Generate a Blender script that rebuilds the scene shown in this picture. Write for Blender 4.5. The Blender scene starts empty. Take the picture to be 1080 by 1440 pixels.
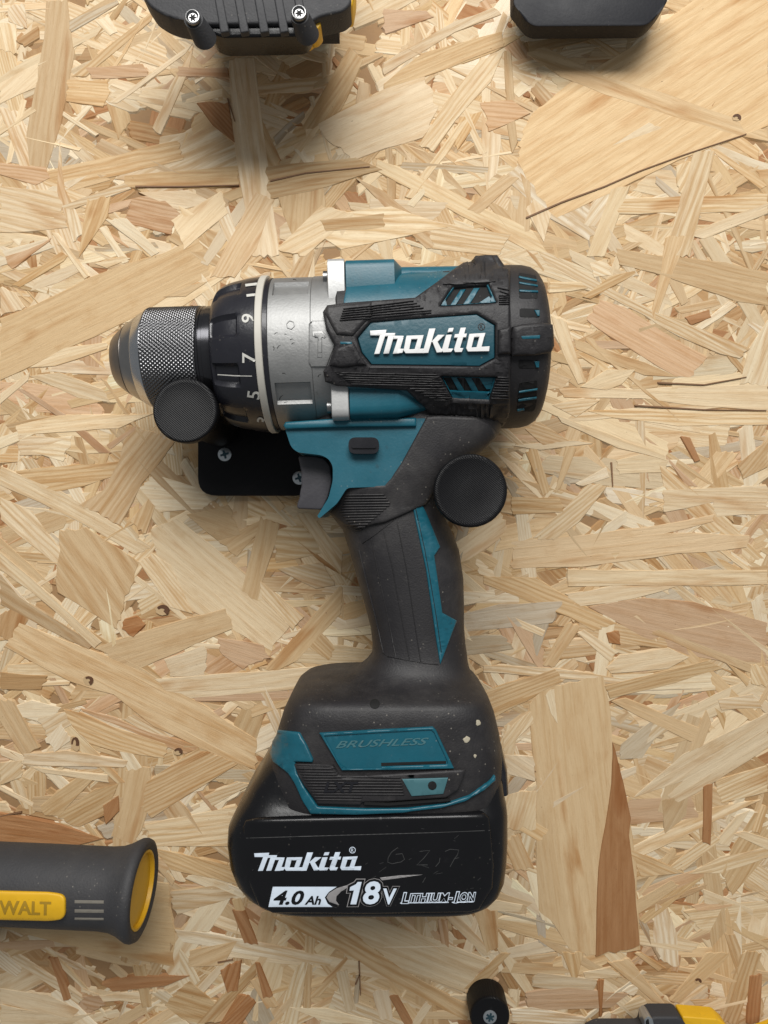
import bpy, bmesh, math, random
from mathutils import Vector
from mathutils.bvhtree import BVHTree
R = math.radians
random.seed(7)
sc = bpy.context.scene
COL = sc.collection

# ------------------------------------------------------------------ camera, world, lamps
# local frame in millimetres: u right, v up, h out from the wall towards the viewer
F, CX, CY, D, Z0 = 1000.0, 540.0, 720.0, 340.0, 1.40      # focal length in photo pixels, principal point, camera distance
cd = bpy.data.cameras.new('camera'); cam = bpy.data.objects.new('camera', cd); COL.objects.link(cam)
cam.location = (0, -D / 1000, Z0); cam.rotation_euler = (R(90), 0, 0)
cd.sensor_fit = 'VERTICAL'; cd.sensor_height = 36; cd.lens = F / 1440 * 36
cd.clip_start = 0.01; cd.clip_end = 20
sc.camera = cam
w = bpy.data.worlds.new('World'); sc.world = w; w.use_nodes = True
w.node_tree.nodes['Background'].inputs[0].default_value = (0.93, 0.97, 1.0, 1)
w.node_tree.nodes['Background'].inputs[1].default_value = 0.215
def area(name, loc, target, sx, sy, power, col):
    l = bpy.data.lights.new(name, 'AREA'); l.shape = 'RECTANGLE'; l.size = sx; l.size_y = sy
    l.energy = power; l.color = col
    o = bpy.data.objects.new(name, l); COL.objects.link(o); o.location = loc
    o.rotation_euler = (Vector(target) - Vector(loc)).to_track_quat('-Z', 'Y').to_euler()
area('ceiling_lamp', (-0.05, -0.80, Z0 + 0.72), (0, 0, Z0 + 0.02), 0.78, 0.36, 11.4, (1.0, 0.985, 0.955))
area('frontal_fill_lamp', (0.35, -1.7, Z0 + 1.0), (0, 0, Z0), 0.9, 0.3, 11, (1.0, 0.985, 0.955))  # fill lamp added from the front to lighten the shadows
sc.view_settings.view_transform = 'Standard'; sc.view_settings.look = 'None'
sc.view_settings.exposure = 0; sc.view_settings.gamma = 1
sc.render.engine = 'CYCLES'

# ------------------------------------------------------------------ helpers
def P(px, py, h): return Vector(((px - CX) / F * (D - h), -(py - CY) / F * (D - h), h))
def W(p): return Vector((p[0] / 1000, -p[2] / 1000, p[1] / 1000 + Z0))
def tag(o, label=None, cat=None, group=None, kind=None):
    if label: o['label'] = label
    if cat: o['category'] = cat
    if group: o['group'] = group
    if kind: o['kind'] = kind
    return o
ROOT = {}
def thing(name, at, label, cat, group=None):
    o = bpy.data.objects.new(name, None); COL.objects.link(o)
    o.location = W(at); o.empty_display_size = 0.02; ROOT[o.name] = W(at)
    return tag(o, label, cat, group)
def base_of(o):
    while o.parent: o = o.parent
    return ROOT.get(o.name, Vector((0, 0, 0)))
def obj(name, vf, mat, parent=None, sharp=35, uv=None, flat=False):
    vs, fs = vf[0], vf[1]
    b = base_of(parent) if parent else Vector((0, 0, 0))
    me = bpy.data.meshes.new(name)
    me.from_pydata([tuple(W(v) - b) for v in vs], [], fs); me.update()
    bm = bmesh.new(); bm.from_mesh(me)
    if uv:
        L = bm.loops.layers.uv.new('UVMap'); bm.verts.ensure_lookup_table()
        for f in bm.faces:
            for l in f.loops: l[L].uv = uv[l.vert.index]
    if len(vf) < 3: bmesh.ops.recalc_face_normals(bm, faces=bm.faces[:])
    bm.to_mesh(me); bm.free()
    if not flat:
        me.shade_smooth(); me.set_sharp_from_angle(angle=R(sharp))
    me.materials.append(mat)
    o = bpy.data.objects.new(name, me); COL.objects.link(o)
    if parent: o.parent = parent
    return o
def join(parts):
    V, Fc = [], []
    for p in parts:
        n = len(V); V += list(p[0]); Fc += [tuple(i + n for i in f) for f in p[1]]
    return V, Fc
def loft(secs, closed=True, caps=True):
    n = len(secs[0]); V = [p for s in secs for p in s]; Fc = []
    for i in range(len(secs) - 1):
        for j in range(n if closed else n - 1):
            k = (j + 1) % n
            Fc.append((i * n + j, i * n + k, (i + 1) * n + k, (i + 1) * n + j))
    if caps:
        Fc.append(tuple(range(n))[::-1]); Fc.append(tuple((len(secs) - 1) * n + j for j in range(n)))
    return V, Fc
def spow(x, e): return math.copysign(abs(x) ** e, x)
def super_ring(n, a, b, e, fn):
    return [fn(a * spow(math.cos(t), 2 / e), b * spow(math.sin(t), 2 / e)) for t in [2 * math.pi * i / n for i in range(n)]]
class Axis:
    def __init__(s, a, b):
        s.a = Vector(a); s.d = (Vector(b) - Vector(a)).normalized()
        s.n = Vector((0, 0, 1)); s.n = (s.n - s.d * s.n.dot(s.d)).normalized()     # towards the viewer
        s.t = s.n.cross(s.d)                                                      # across
        if s.t.y < 0 and abs(s.t.y) > 0.3: s.t = -s.t
    def at(s, x, y=0, z=0): return s.a + s.d * x + s.t * y + s.n * z
    def lathe(s, prof, n=72, wob=None):
        secs = []
        for (x, r) in prof:
            secs.append([s.at(x, (r + (wob(x, t) if wob else 0)) * math.sin(t), (r + (wob(x, t) if wob else 0)) * math.cos(t)) for t in [2 * math.pi * i / n for i in range(n)]])
        return loft(secs)
def prism(outline, h0, h1, bevel=0.0, seg=3, back=False):
    """outline (u, v) millimetres; prism from h0 to h1, front rim rounded"""
    bm = bmesh.new()
    vs = [bm.verts.new((p[0], p[1], h1)) for p in outline]
    f = bm.faces.new(vs)
    r = bmesh.ops.extrude_face_region(bm, geom=[f])
    nv = [g for g in r['geom'] if isinstance(g, bmesh.types.BMVert)]
    for v in nv: v.co.z = h0
    if bevel:
        es = [e for e in bm.edges if all(abs(v.co.z - h1) < 1e-6 for v in e.verts)]
        if back: es += [e for e in bm.edges if all(abs(v.co.z - h0) < 1e-6 for v in e.verts)]
        bmesh.ops.bevel(bm, geom=es, offset=bevel, segments=seg, profile=0.5, affect='EDGES', clamp_overlap=True)
    bm.verts.index_update()
    out = [v.co.copy() for v in bm.verts], [tuple(v.index for v in f.verts) for f in bm.faces]
    bm.free(); return out
def px_outline(pts, h): return [(P(x, y, h).x, P(x, y, h).y) for x, y in pts]
def round_poly(pts, r, n=4):
    out = []; m = len(pts)
    for i in range(m):
        p = Vector(pts[i]); a = Vector(pts[i - 1]); b = Vector(pts[(i + 1) % m])
        da, db = (a - p), (b - p); q = min(r, da.length * .45, db.length * .45)
        s, e = p + da.normalized() * q, p + db.normalized() * q
        for k in range(n + 1):
            t = k / n; out.append(tuple(s.lerp(p, t).lerp(p.lerp(e, t), t)))
    return out
def cyl(c, axis_dir, r, length, n=28, bevel=0.4):
    a = Axis(c, Vector(c) + Vector(axis_dir)); b = min(bevel, r * .3)
    if abs(Vector(axis_dir).normalized().z) > .95:
        d = Vector(axis_dir).normalized(); a.d = d; a.n = Vector((0, 1, 0)); a.n = (a.n - d * a.n.dot(d)).normalized(); a.t = a.n.cross(d)
    return a.lathe([(0, r), (length - b, r), (length - b * .3, r - b * .3), (length, r - b)], n)

class Surf:
    def __init__(s, parts):
        V, Fc = join(parts); s.b = BVHTree.FromPolygons([Vector(v) for v in V], Fc)
    def hit(s, px, py):
        o = Vector((0, 0, D)); d = Vector(((px - CX) / F, -(py - CY) / F, -1)).normalized()
        p, n, i, t = s.b.ray_cast(o, d)
        if p is None:
            q = o + d * (D - 46) / abs(d.z)
            p, n, i, t = s.b.find_nearest(q)
        if n.dot(d) > 0: n = -n
        return p, n
def seg_dist(p, a, b):
    ab = b - a; t = max(0, min(1, (p - a).dot(ab) / max(ab.length_squared, 1e-9))); return (p - a - ab * t).length
def drape(surf, poly, off=1.0, bevel=2.5, step=6, skirt=1.2, holes=(), smooth=0, low=0.0, round_=0):
    """a panel traced in photo pixels, laid on a surface: real thickness, rounded rim, skirts into the surface"""
    if round_: poly = round_poly(poly, round_, 3)
    bm = bmesh.new(); rings = [poly, *holes]; E = []
    for hi, ring in enumerate(rings):
        ring = [Vector(p) for p in ring]; m = len(ring)
        A = sum(ring[i].x * ring[(i + 1) % m].y - ring[(i + 1) % m].x * ring[i].y for i in range(m))
        sg = (1 if A > 0 else -1) * (1 if hi == 0 else -1)
        ks = [max(1, int((ring[(i + 1) % m] - ring[i]).length / step)) for i in range(m)]
        levels = []
        for d in ((0, bevel * .12, bevel * .42, bevel) if bevel > .3 else (0,)):
            cor = []
            for i in range(m):
                a = (ring[i] - ring[i - 1]).normalized(); b = (ring[(i + 1) % m] - ring[i]).normalized()
                na, nb_ = Vector((-a.y, a.x)) * sg, Vector((-b.y, b.x)) * sg
                q = na + nb_; L = q.length_squared
                q = q * (2 / L) if L > .35 else q.normalized() * 2.2 if L > 1e-6 else na
                cor.append(ring[i] + q * d)
            levels.append([bm.verts.new((*cor[i].lerp(cor[(i + 1) % m], j / ks[i]), 0)) for i in range(m) for j in range(ks[i])])
        n_ = len(levels[0])
        for l0, l1 in zip(levels, levels[1:]):
            for i in range(n_):
                bm.faces.new((l0[i], l0[(i + 1) % n_], l1[(i + 1) % n_], l1[i]))
        vs = levels[-1]
        for i in range(n_):
            a, b = vs[i], vs[(i + 1) % n_]; E.append(bm.edges.get((a, b)) or bm.edges.new((a, b)))
    bmesh.ops.triangle_fill(bm, edges=E, use_beauty=True, use_dissolve=False)
    xs = [p[0] for p in poly]; ys = [p[1] for p in poly]
    for ax, lo, hi in ((0, min(xs), max(xs)), (1, min(ys), max(ys))):
        c = lo + step
        while c < hi - 1:
            co = [0, 0, 0]; co[ax] = c; no = [0, 0, 0]; no[ax] = 1
            bmesh.ops.bisect_plane(bm, geom=bm.verts[:] + bm.edges[:] + bm.faces[:], dist=1e-4, plane_co=co, plane_no=no)
            c += step
    bmesh.ops.triangulate(bm, faces=bm.faces[:])
    bmesh.ops.remove_doubles(bm, verts=bm.verts[:], dist=0.004)
    bm.verts.ensure_lookup_table(); bm.verts.index_update()
    segs = [(Vector(r[i]).to_2d(), Vector(r[(i + 1) % len(r)]).to_2d()) for r in rings for i in range(len(r))]
    pos, nor, bnd, dist = [], [], [], []
    for v in bm.verts:
        p, n = surf.hit(v.co.x, v.co.y); pos.append(p); nor.append(n)
        dist.append(min(seg_dist(v.co.to_2d(), a, b) for a, b in segs)); bnd.append(v.is_boundary)
    if smooth:
        nb = [[e.other_vert(v).index for e in v.link_edges] for v in bm.verts]
        dep = [D - p.z for p in pos]; d0 = list(dep)
        for _ in range(smooth):
            dep = [dep[i] * .5 + sum(dep[j] for j in nb[i]) / max(1, len(nb[i])) * .5 for i in range(len(pos))]
            nor = [(nor[i] + sum((nor[j] for j in nb[i]), Vector()) / max(1, len(nb[i]))).normalized() for i in range(len(pos))]
        eye = Vector((0, 0, D)); pos = [eye + (pos[i] - eye) * (dep[i] / d0[i]) for i in range(len(pos))]
    V = []
    for i in range(len(pos)):
        t = min(1, dist[i] / max(bevel, .01)); k = math.sqrt(max(0, 1 - (1 - t) ** 2))
        V.append(pos[i] + nor[i] * (low + (off - low) * (.35 + .65 * k)))
    Fc = [tuple(v.index for v in f.verts) for f in bm.faces]
    mp = {}
    for e in bm.edges:
        if e.is_boundary:
            a, b = e.verts[0].index, e.verts[1].index
            for q in (a, b):
                if q not in mp: mp[q] = len(V); V.append(pos[q] + nor[q] * (low - skirt))
            f = e.link_faces[0]; l = [l for l in f.loops if l.edge == e][0]
            x, y = l.vert.index, l.link_loop_next.vert.index
            Fc.append((y, x, mp[x], mp[y]))
    bm.free(); return V, Fc
def strip(pts, wd, w2=None):
    """polyline in pixels -> thin closed outline"""
    L, Rr = [], []
    for i, p in enumerate(pts):
        p = Vector(p); a = Vector(pts[max(0, i - 1)]); b = Vector(pts[min(len(pts) - 1, i + 1)])
        d = (b - a).normalized(); n = Vector((-d.y, d.x)); k = wd if w2 is None else wd + (w2 - wd) * i / (len(pts) - 1)
        L.append(tuple(p + n * k / 2)); Rr.append(tuple(p - n * k / 2))
    return L + Rr[::-1]
def text_vf(surf, txt, box, off=.3, shear=0.0, grow=0.0, rot=0, bold=0.0, layer=0.0):
    """built-in lettering fitted to a pixel box (x0, y_top, x1, y_base), then laid on the surface"""
    def mesh_of(g):
        c = bpy.data.curves.new('t', 'FONT'); c.body = txt; c.offset = g; c.resolution_u = 3; c.fill_mode = 'FRONT'
        o = bpy.data.objects.new('t', c); COL.objects.link(o)
        dg = bpy.context.evaluated_depsgraph_get(); m = bpy.data.meshes.new_from_object(o.evaluated_get(dg))
        b_ = bmesh.new(); b_.from_mesh(m); bmesh.ops.triangulate(b_, faces=b_.faces[:])
        ys_ = [v.co.y for v in b_.verts]; xs_ = [v.co.x for v in b_.verts]
        for ax, lo, hi, k_ in ((0, min(xs_), max(xs_), 3 * len(txt)), (1, min(ys_), max(ys_), 5)):
            for i_ in range(1, k_):
                co = [0, 0, 0]; co[ax] = lo + (hi - lo) * i_ / k_; no = [0, 0, 0]; no[ax] = 1
                bmesh.ops.bisect_plane(b_, geom=b_.verts[:] + b_.edges[:] + b_.faces[:], dist=1e-5, plane_co=co, plane_no=no)
        b_.verts.index_update()
        r = [tuple(v.co) for v in b_.verts], [tuple(v.index for v in f.verts) for f in b_.faces]; b_.free()
        bpy.data.objects.remove(o); bpy.data.curves.remove(c); bpy.data.meshes.remove(m); return r
    ref, _ = mesh_of(bold); vs, fs = mesh_of(bold + grow)
    sh = lambda p: (p[0] + shear * p[1], p[1])
    rx = [sh(p)[0] for p in ref]; ry = [p[1] for p in ref]
    x0, y0, x1, y1 = box; V = []
    cx, cy = (x0 + x1) / 2, (y0 + y1) / 2; c, s = math.cos(R(rot)), math.sin(R(rot))
    for p in vs:
        q = sh(p); a = (q[0] - min(rx)) / (max(rx) - min(rx)); b = (q[1] - min(ry)) / (max(ry) - min(ry))
        X, Y = x0 + a * (x1 - x0) - cx, y1 + b * (y0 - y1) - cy
        h, n = surf.hit(cx + X * c + Y * s, cy - X * s + Y * c); V.append(h + n * (off + layer))
    return V, fs

# ------------------------------------------------------------------ materials
def new_mat(name):
    m = bpy.data.materials.new(name); m.use_nodes = True; return m, m.node_tree, m.node_tree.nodes['Principled BSDF']
def plastic(name, col, rough=.5, metal=0.0, bump=0.0, scale=800, wear=None, wear_amt=.5, rvar=.12, spec=.5, dust=0.0, var=.2, patch=0.0):
    m, nt, bs = new_mat(name); N, L = nt.nodes, nt.links
    bs.inputs['Metallic'].default_value = metal; bs.inputs['Specular IOR Level'].default_value = spec
    tc = N.new('ShaderNodeTexCoord')
    n1 = N.new('ShaderNodeTexNoise'); n1.inputs['Scale'].default_value = 90; n1.inputs['Detail'].default_value = 8; n1.inputs['Roughness'].default_value = .7
    L.new(tc.outputs['Object'], n1.inputs['Vector'])
    mx = N.new('ShaderNodeMix'); mx.data_type = 'RGBA'
    mx.inputs[6].default_value = tuple(c * (1 - var * .9) for c in col) + (1,); mx.inputs[7].default_value = tuple(min(1, c * (1 + var)) for c in col) + (1,)
    L.new(n1.outputs['Fac'], mx.inputs[0]); out = mx.outputs[2]
    if wear:
        n2 = N.new('ShaderNodeTexNoise'); n2.inputs['Scale'].default_value = 210; n2.inputs['Detail'].default_value = 6; n2.inputs['Roughness'].default_value = .75
        L.new(tc.outputs['Object'], n2.inputs['Vector'])
        cr = N.new('ShaderNodeValToRGB'); cr.color_ramp.elements[0].position = .62; cr.color_ramp.elements[1].position = .74
        L.new(n2.outputs['Fac'], cr.inputs['Fac'])
        mu = N.new('ShaderNodeMath'); mu.operation = 'MULTIPLY'; mu.inputs[1].default_value = wear_amt; L.new(cr.outputs['Color'], mu.inputs[0])
        m2 = N.new('ShaderNodeMix'); m2.data_type = 'RGBA'; m2.inputs[7].default_value = tuple(wear) + (1,)
        L.new(mu.outputs[0], m2.inputs[0]); L.new(out, m2.inputs[6]); out = m2.outputs[2]
    if patch:                                                          # hand-worn, greyed areas
        n5 = N.new('ShaderNodeTexNoise'); n5.inputs['Scale'].default_value = 26; n5.inputs['Detail'].default_value = 9; n5.inputs['Roughness'].default_value = .72
        L.new(tc.outputs['Object'], n5.inputs['Vector'])
        r5 = N.new('ShaderNodeMapRange'); r5.inputs['From Min'].default_value = .48; r5.inputs['From Max'].default_value = .72; r5.inputs['To Max'].default_value = patch
        L.new(n5.outputs['Fac'], r5.inputs['Value'])
        m5 = N.new('ShaderNodeMix'); m5.data_type = 'RGBA'; m5.inputs[7].default_value = (.075, .070, .067, 1)
        L.new(r5.outputs[0], m5.inputs[0]); L.new(out, m5.inputs[6]); out = m5.outputs[2]
    if dust:
        v = N.new('ShaderNodeTexVoronoi'); v.inputs['Scale'].default_value = 420; L.new(tc.outputs['Object'], v.inputs['Vector'])
        c3 = N.new('ShaderNodeValToRGB'); c3.color_ramp.elements[0].position = .06; c3.color_ramp.elements[0].color = (1, 1, 1, 1); c3.color_ramp.elements[1].position = .16; c3.color_ramp.elements[1].color = (0, 0, 0, 1)
        L.new(v.outputs['Distance'], c3.inputs['Fac'])
        n4 = N.new('ShaderNodeTexNoise'); n4.inputs['Scale'].default_value = 60; L.new(tc.outputs['Object'], n4.inputs['Vector'])
        c4 = N.new('ShaderNodeValToRGB'); c4.color_ramp.elements[0].position = .5; c4.color_ramp.elements[1].position = .7; L.new(n4.outputs['Fac'], c4.inputs['Fac'])
        mm = N.new('ShaderNodeMath'); mm.operation = 'MULTIPLY'; L.new(c3.outputs['Color'], mm.inputs[0]); L.new(c4.outputs['Color'], mm.inputs[1])
        mk = N.new('ShaderNodeMath'); mk.operation = 'MULTIPLY'; mk.inputs[1].default_value = dust; L.new(mm.outputs[0], mk.inputs[0])
        m3 = N.new('ShaderNodeMix'); m3.data_type = 'RGBA'; m3.inputs[7].default_value = (.42, .38, .32, 1)
        L.new(mk.outputs[0], m3.inputs[0]); L.new(out, m3.inputs[6]); out = m3.outputs[2]
    L.new(out, bs.inputs['Base Color'])
    mr = N.new('ShaderNodeMapRange'); mr.inputs['To Min'].default_value = max(.04, rough - rvar); mr.inputs['To Max'].default_value = min(1, rough + rvar)
    L.new(n1.outputs['Fac'], mr.inputs['Value']); L.new(mr.outputs[0], bs.inputs['Roughness'])
    if bump:
        n3 = N.new('ShaderNodeTexNoise'); n3.inputs['Scale'].default_value = scale; n3.inputs['Detail'].default_value = 3
        L.new(tc.outputs['Object'], n3.inputs['Vector'])
        b = N.new('ShaderNodeBump'); b.inputs['Strength'].default_value = bump; b.inputs['Distance'].default_value = .0004
        L.new(n3.outputs['Fac'], b.inputs['Height']); L.new(b.outputs[0], bs.inputs['Normal'])
    return m
def printed(name, col, rough=.4, ang=45):
    m, nt, bs = new_mat(name); N, L = nt.nodes, nt.links; bs.inputs['Specular IOR Level'].default_value = .2
    bs.inputs['Base Color'].default_value = col + (1,); bs.inputs['Roughness'].default_value = rough
    tc = N.new('ShaderNodeTexCoord'); mp = N.new('ShaderNodeMapping'); mp.inputs['Rotation'].default_value = (0, R(ang), 0)
    L.new(tc.outputs['Object'], mp.inputs['Vector'])
    wv = N.new('ShaderNodeTexWave'); wv.bands_direction = 'X'; wv.inputs['Scale'].default_value = 480; wv.inputs['Distortion'].default_value = .6; wv.inputs['Detail'].default_value = 1
    L.new(mp.outputs[0], wv.inputs['Vector'])
    b = N.new('ShaderNodeBump'); b.inputs['Strength'].default_value = .4; b.inputs['Distance'].default_value = .0003
    L.new(wv.outputs['Fac'], b.inputs['Height']); L.new(b.outputs[0], bs.inputs['Normal'])
    return m
M = {
 'rubber': plastic('charcoal_rubber', (.017, .0158, .0172), .54, bump=.3, scale=1500, wear=(.07, .064, .062), wear_amt=.45, dust=.6, spec=.4, var=.35, patch=.5),
 'teal': plastic('teal_plastic', (.0045, .086, .124), .40, bump=.10, scale=1300, wear=(.012, .035, .045), wear_amt=.6, dust=.35, var=.3, patch=.12),
 'tealdark': plastic('dark_teal_plate', (.005, .062, .088), .45, bump=.2, scale=900, wear=(.03, .07, .08), wear_amt=.5, dust=.5),
 'tealgrey': plastic('worn_teal_plastic', (.05, .14, .16), .5, wear=(.25, .27, .26), wear_amt=.7),
 'black': plastic('black_plastic', (.005, .005, .006), .27, bump=.08, scale=900, wear=(.016, .016, .017), wear_amt=.4, dust=.13, spec=.35),
 'gloss': plastic('glossy_black_plastic', (.010, .010, .013), .28, bump=.05, wear=(.03, .03, .035), wear_amt=.4, dust=.25),
 'ringblack': plastic('dark_ring_plastic', (.014, .014, .019), .30, bump=.15, wear=(.035, .033, .035), wear_amt=.5, dust=.2),
 'hole': plastic('shade_and_scuff_black', (.002, .002, .002), .8),  # black painted for the shade inside openings and slots; also colours the scuffs
 'trigger': plastic('grey_trigger_plastic', (.042, .040, .046), .42, bump=.15, wear=(.09, .085, .085), wear_amt=.3),
 'silver': plastic('cast_silver_metal', (.31, .31, .305), .55, metal=.8, bump=.2, scale=1100, wear=(.12, .11, .10), wear_amt=.55),
 'bright': plastic('bright_cast_metal', (.47, .47, .465), .45, metal=.5, bump=.12, wear=(.45, .44, .42), wear_amt=.5),
 'steel': plastic('chuck_steel', (.16, .16, .165), .27, metal=1, bump=.05, wear=(.12, .11, .11), wear_amt=.5),
 'nose': plastic('worn_chuck_nose', (.26, .235, .215), .38, metal=1, bump=.1, wear=(.40, .36, .30), wear_amt=.4),
 'cone': plastic('turned_steel', (.36, .35, .34), .30, metal=1, bump=.06, wear=(.5, .46, .40), wear_amt=.4),
 'polished': plastic('polished_steel', (.55, .56, .58), .22, metal=1, wear=(.3, .3, .3), wear_amt=.3),
 'darksteel': plastic('dark_polished_steel', (.045, .045, .05), .2, metal=.8),
 'cream': plastic('cream_plastic', (.50, .475, .42), .5, wear=(.35, .32, .27), wear_amt=.5),
 'white': plastic('white_lettering', (.80, .80, .79), .5, wear=(.30, .29, .28), wear_amt=.55),
 'print': plastic('pale_blue_print', (.62, .70, .80), .5, wear=(.02, .02, .02), wear_amt=.6),
 'greyprint': plastic('grey_print', (.26, .25, .25), .5, wear=(.05, .05, .05), wear_amt=.5),
 'number': plastic('number_print', (.55, .54, .50), .5, wear=(.05, .05, .05), wear_amt=.4),
 'scratch': plastic('scratched_plastic', (.045, .045, .045), .6),
 'zinc': plastic('zinc_screw', (.48, .51, .53), .3, metal=.85, wear=(.3, .32, .33), wear_amt=.4),
 'tin': plastic('dark_screw_steel', (.24, .24, .24), .35, metal=1, wear=(.05, .05, .05), wear_amt=.6),
 'print3d': printed('printed_black_filament', (.0055, .0055, .0065), .42, 50),
 'yellow': plastic('yellow_plastic', (.68, .385, .010), .48, wear=(.25, .15, .03), wear_amt=.6, dust=.3),
 'dent': plastic('darker_yellow_plastic', (.34, .20, .012), .6),  # darker yellow for the word and lines on the badge
 'grip': plastic('dark_grip_rubber', (.030, .030, .033), .66, bump=.4, scale=1200, wear=(.06, .058, .058), wear_amt=.35, dust=.4, patch=.35),
 'slit': plastic('dusty_slit', (.17, .155, .13), .8),
 'putty': plastic('dried_putty', (.40, .36, .27), .9, bump=.4),
}
def wood():
    m, nt, bs = new_mat('osb_wood'); N, L = nt.nodes, nt.links
    uv = N.new('ShaderNodeUVMap'); uv.uv_map = 'UVMap'
    at = N.new('ShaderNodeAttribute'); at.attribute_name = 'tint'
    ag = N.new('ShaderNodeAttribute'); ag.attribute_name = 'grain'
    sep = N.new('ShaderNodeSeparateColor'); L.new(ag.outputs['Color'], sep.inputs['Color'])   # stripes, stripe density, mottling
    def mapping(sx, sy):
        q = N.new('ShaderNodeMapping'); q.inputs['Scale'].default_value = (sx, sy, 1); L.new(uv.outputs['UV'], q.inputs['Vector']); return q.outputs[0]
    def noise(v, det=4, ro=.6, dist=0):
        q = N.new('ShaderNodeTexNoise'); q.inputs['Scale'].default_value = 1; q.inputs['Detail'].default_value = det; q.inputs['Roughness'].default_value = ro; q.inputs['Distortion'].default_value = dist
        L.new(v, q.inputs['Vector']); return q.outputs['Fac']
    def math_(op, a, b=None):
        q = N.new('ShaderNodeMath'); q.operation = op
        for i, x in enumerate((a, b)):
            if x is None: continue
            if isinstance(x, (int, float)): q.inputs[i].default_value = x
            else: L.new(x, q.inputs[i])
        return q.outputs[0]
    def mixc(f, a, b):
        q = N.new('ShaderNodeMix'); q.data_type = 'RGBA'
        if isinstance(f, float): q.inputs[0].default_value = f
        else: L.new(f, q.inputs[0])
        for i, x in ((6, a), (7, b)):
            if isinstance(x, tuple): q.inputs[i].default_value = x
            else: L.new(x, q.inputs[i])
        return q.outputs[2]
    def ramp(v, a, b):
        q = N.new('ShaderNodeMapRange'); q.inputs['From Min'].default_value = a; q.inputs['From Max'].default_value = b; q.interpolation_type = 'SMOOTHSTEP'; L.new(v, q.inputs['Value']); return q.outputs[0]
    streak = noise(mapping(.022, .42), 5, .62, .6)
    fibre = noise(mapping(.16, 4.2), 4, .7)
    mott = noise(mapping(.06, .10), 5, .6)
    warp = noise(mapping(.018, .06), 2, .5)
    sx = N.new('ShaderNodeSeparateXYZ'); L.new(uv.outputs['UV'], sx.inputs[0])
    ph = math_('ADD', math_('MULTIPLY', math_('MULTIPLY', sx.outputs[1], sep.outputs[1]), 9.0), math_('MULTIPLY', warp, 22.0))
    bands = math_('POWER', math_('ADD', math_('MULTIPLY', math_('SINE', ph), .5), .5), 2.0)
    deep = N.new('ShaderNodeMix'); deep.data_type = 'RGBA'; deep.blend_type = 'MULTIPLY'; deep.inputs[0].default_value = 1
    L.new(at.outputs['Color'], deep.inputs[6]); deep.inputs[7].default_value = (.74, .58, .40, 1)
    pale = N.new('ShaderNodeMix'); pale.data_type = 'RGBA'; pale.blend_type = 'MULTIPLY'; pale.inputs[0].default_value = 1
    L.new(at.outputs['Color'], pale.inputs[6]); pale.inputs[7].default_value = (1.14, 1.17, 1.22, 1)
    c = mixc(math_('MULTIPLY', ramp(streak, .46, .68), math_('ADD', math_('MULTIPLY', sep.outputs[0], .85), .28)), at.outputs['Color'], deep.outputs[2])
    c = mixc(math_('MULTIPLY', ramp(streak, .48, .30), math_('ADD', math_('MULTIPLY', sep.outputs[0], .8), .3)), c, pale.outputs[2])
    c = mixc(math_('MULTIPLY', bands, sep.outputs[0]), c, deep.outputs[2])
    c = mixc(math_('MULTIPLY', ramp(mott, .50, .74), sep.outputs[2]), c, deep.outputs[2])
    stn = N.new('ShaderNodeMix'); stn.data_type = 'RGBA'; stn.blend_type = 'MULTIPLY'; L.new(math_('MULTIPLY', ramp(noise(mapping(.016, .09), 3, .55, .4), .56, .74), .8), stn.inputs[0])
    L.new(c, stn.inputs[6]); stn.inputs[7].default_value = (.72, .52, .34, 1); c = stn.outputs[2]
    dk = N.new('ShaderNodeMix'); dk.data_type = 'RGBA'; dk.blend_type = 'MULTIPLY'; L.new(math_('MULTIPLY', ramp(fibre, .52, .72), .42), dk.inputs[0])
    L.new(c, dk.inputs[6]); dk.inputs[7].default_value = (.55, .42, .30, 1); c = dk.outputs[2]
    spk = noise(mapping(.35, .8), 2, .5)
    c = mixc(math_('MULTIPLY', ramp(spk, .74, .80), .75), c, (.13, .06, .025, 1))
    L.new(c, bs.inputs['Base Color']); bs.inputs['Roughness'].default_value = .62; bs.inputs['Specular IOR Level'].default_value = .28
    hgt = math_('ADD', math_('MULTIPLY', fibre, .6), math_('MULTIPLY', streak, 1.4))
    b = N.new('ShaderNodeBump'); b.inputs['Strength'].default_value = .55; b.inputs['Distance'].default_value = .0005
    L.new(hgt, b.inputs['Height']); L.new(b.outputs[0], bs.inputs['Normal'])
    return m
M['wood'] = wood()
knotm = plastic('dark_knot_wood', (.10, .042, .016), .7, bump=.4, wear=(.02, .01, .006), wear_amt=.8)
crackm = plastic('dark_wood_crack', (.20, .105, .05), .7, wear=(.06, .03, .015), wear_amt=.8)
knotring = plastic('amber_knot_wood', (.50, .345, .185), .65, bump=.3, wear=(.16, .07, .025), wear_amt=.6)

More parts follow.
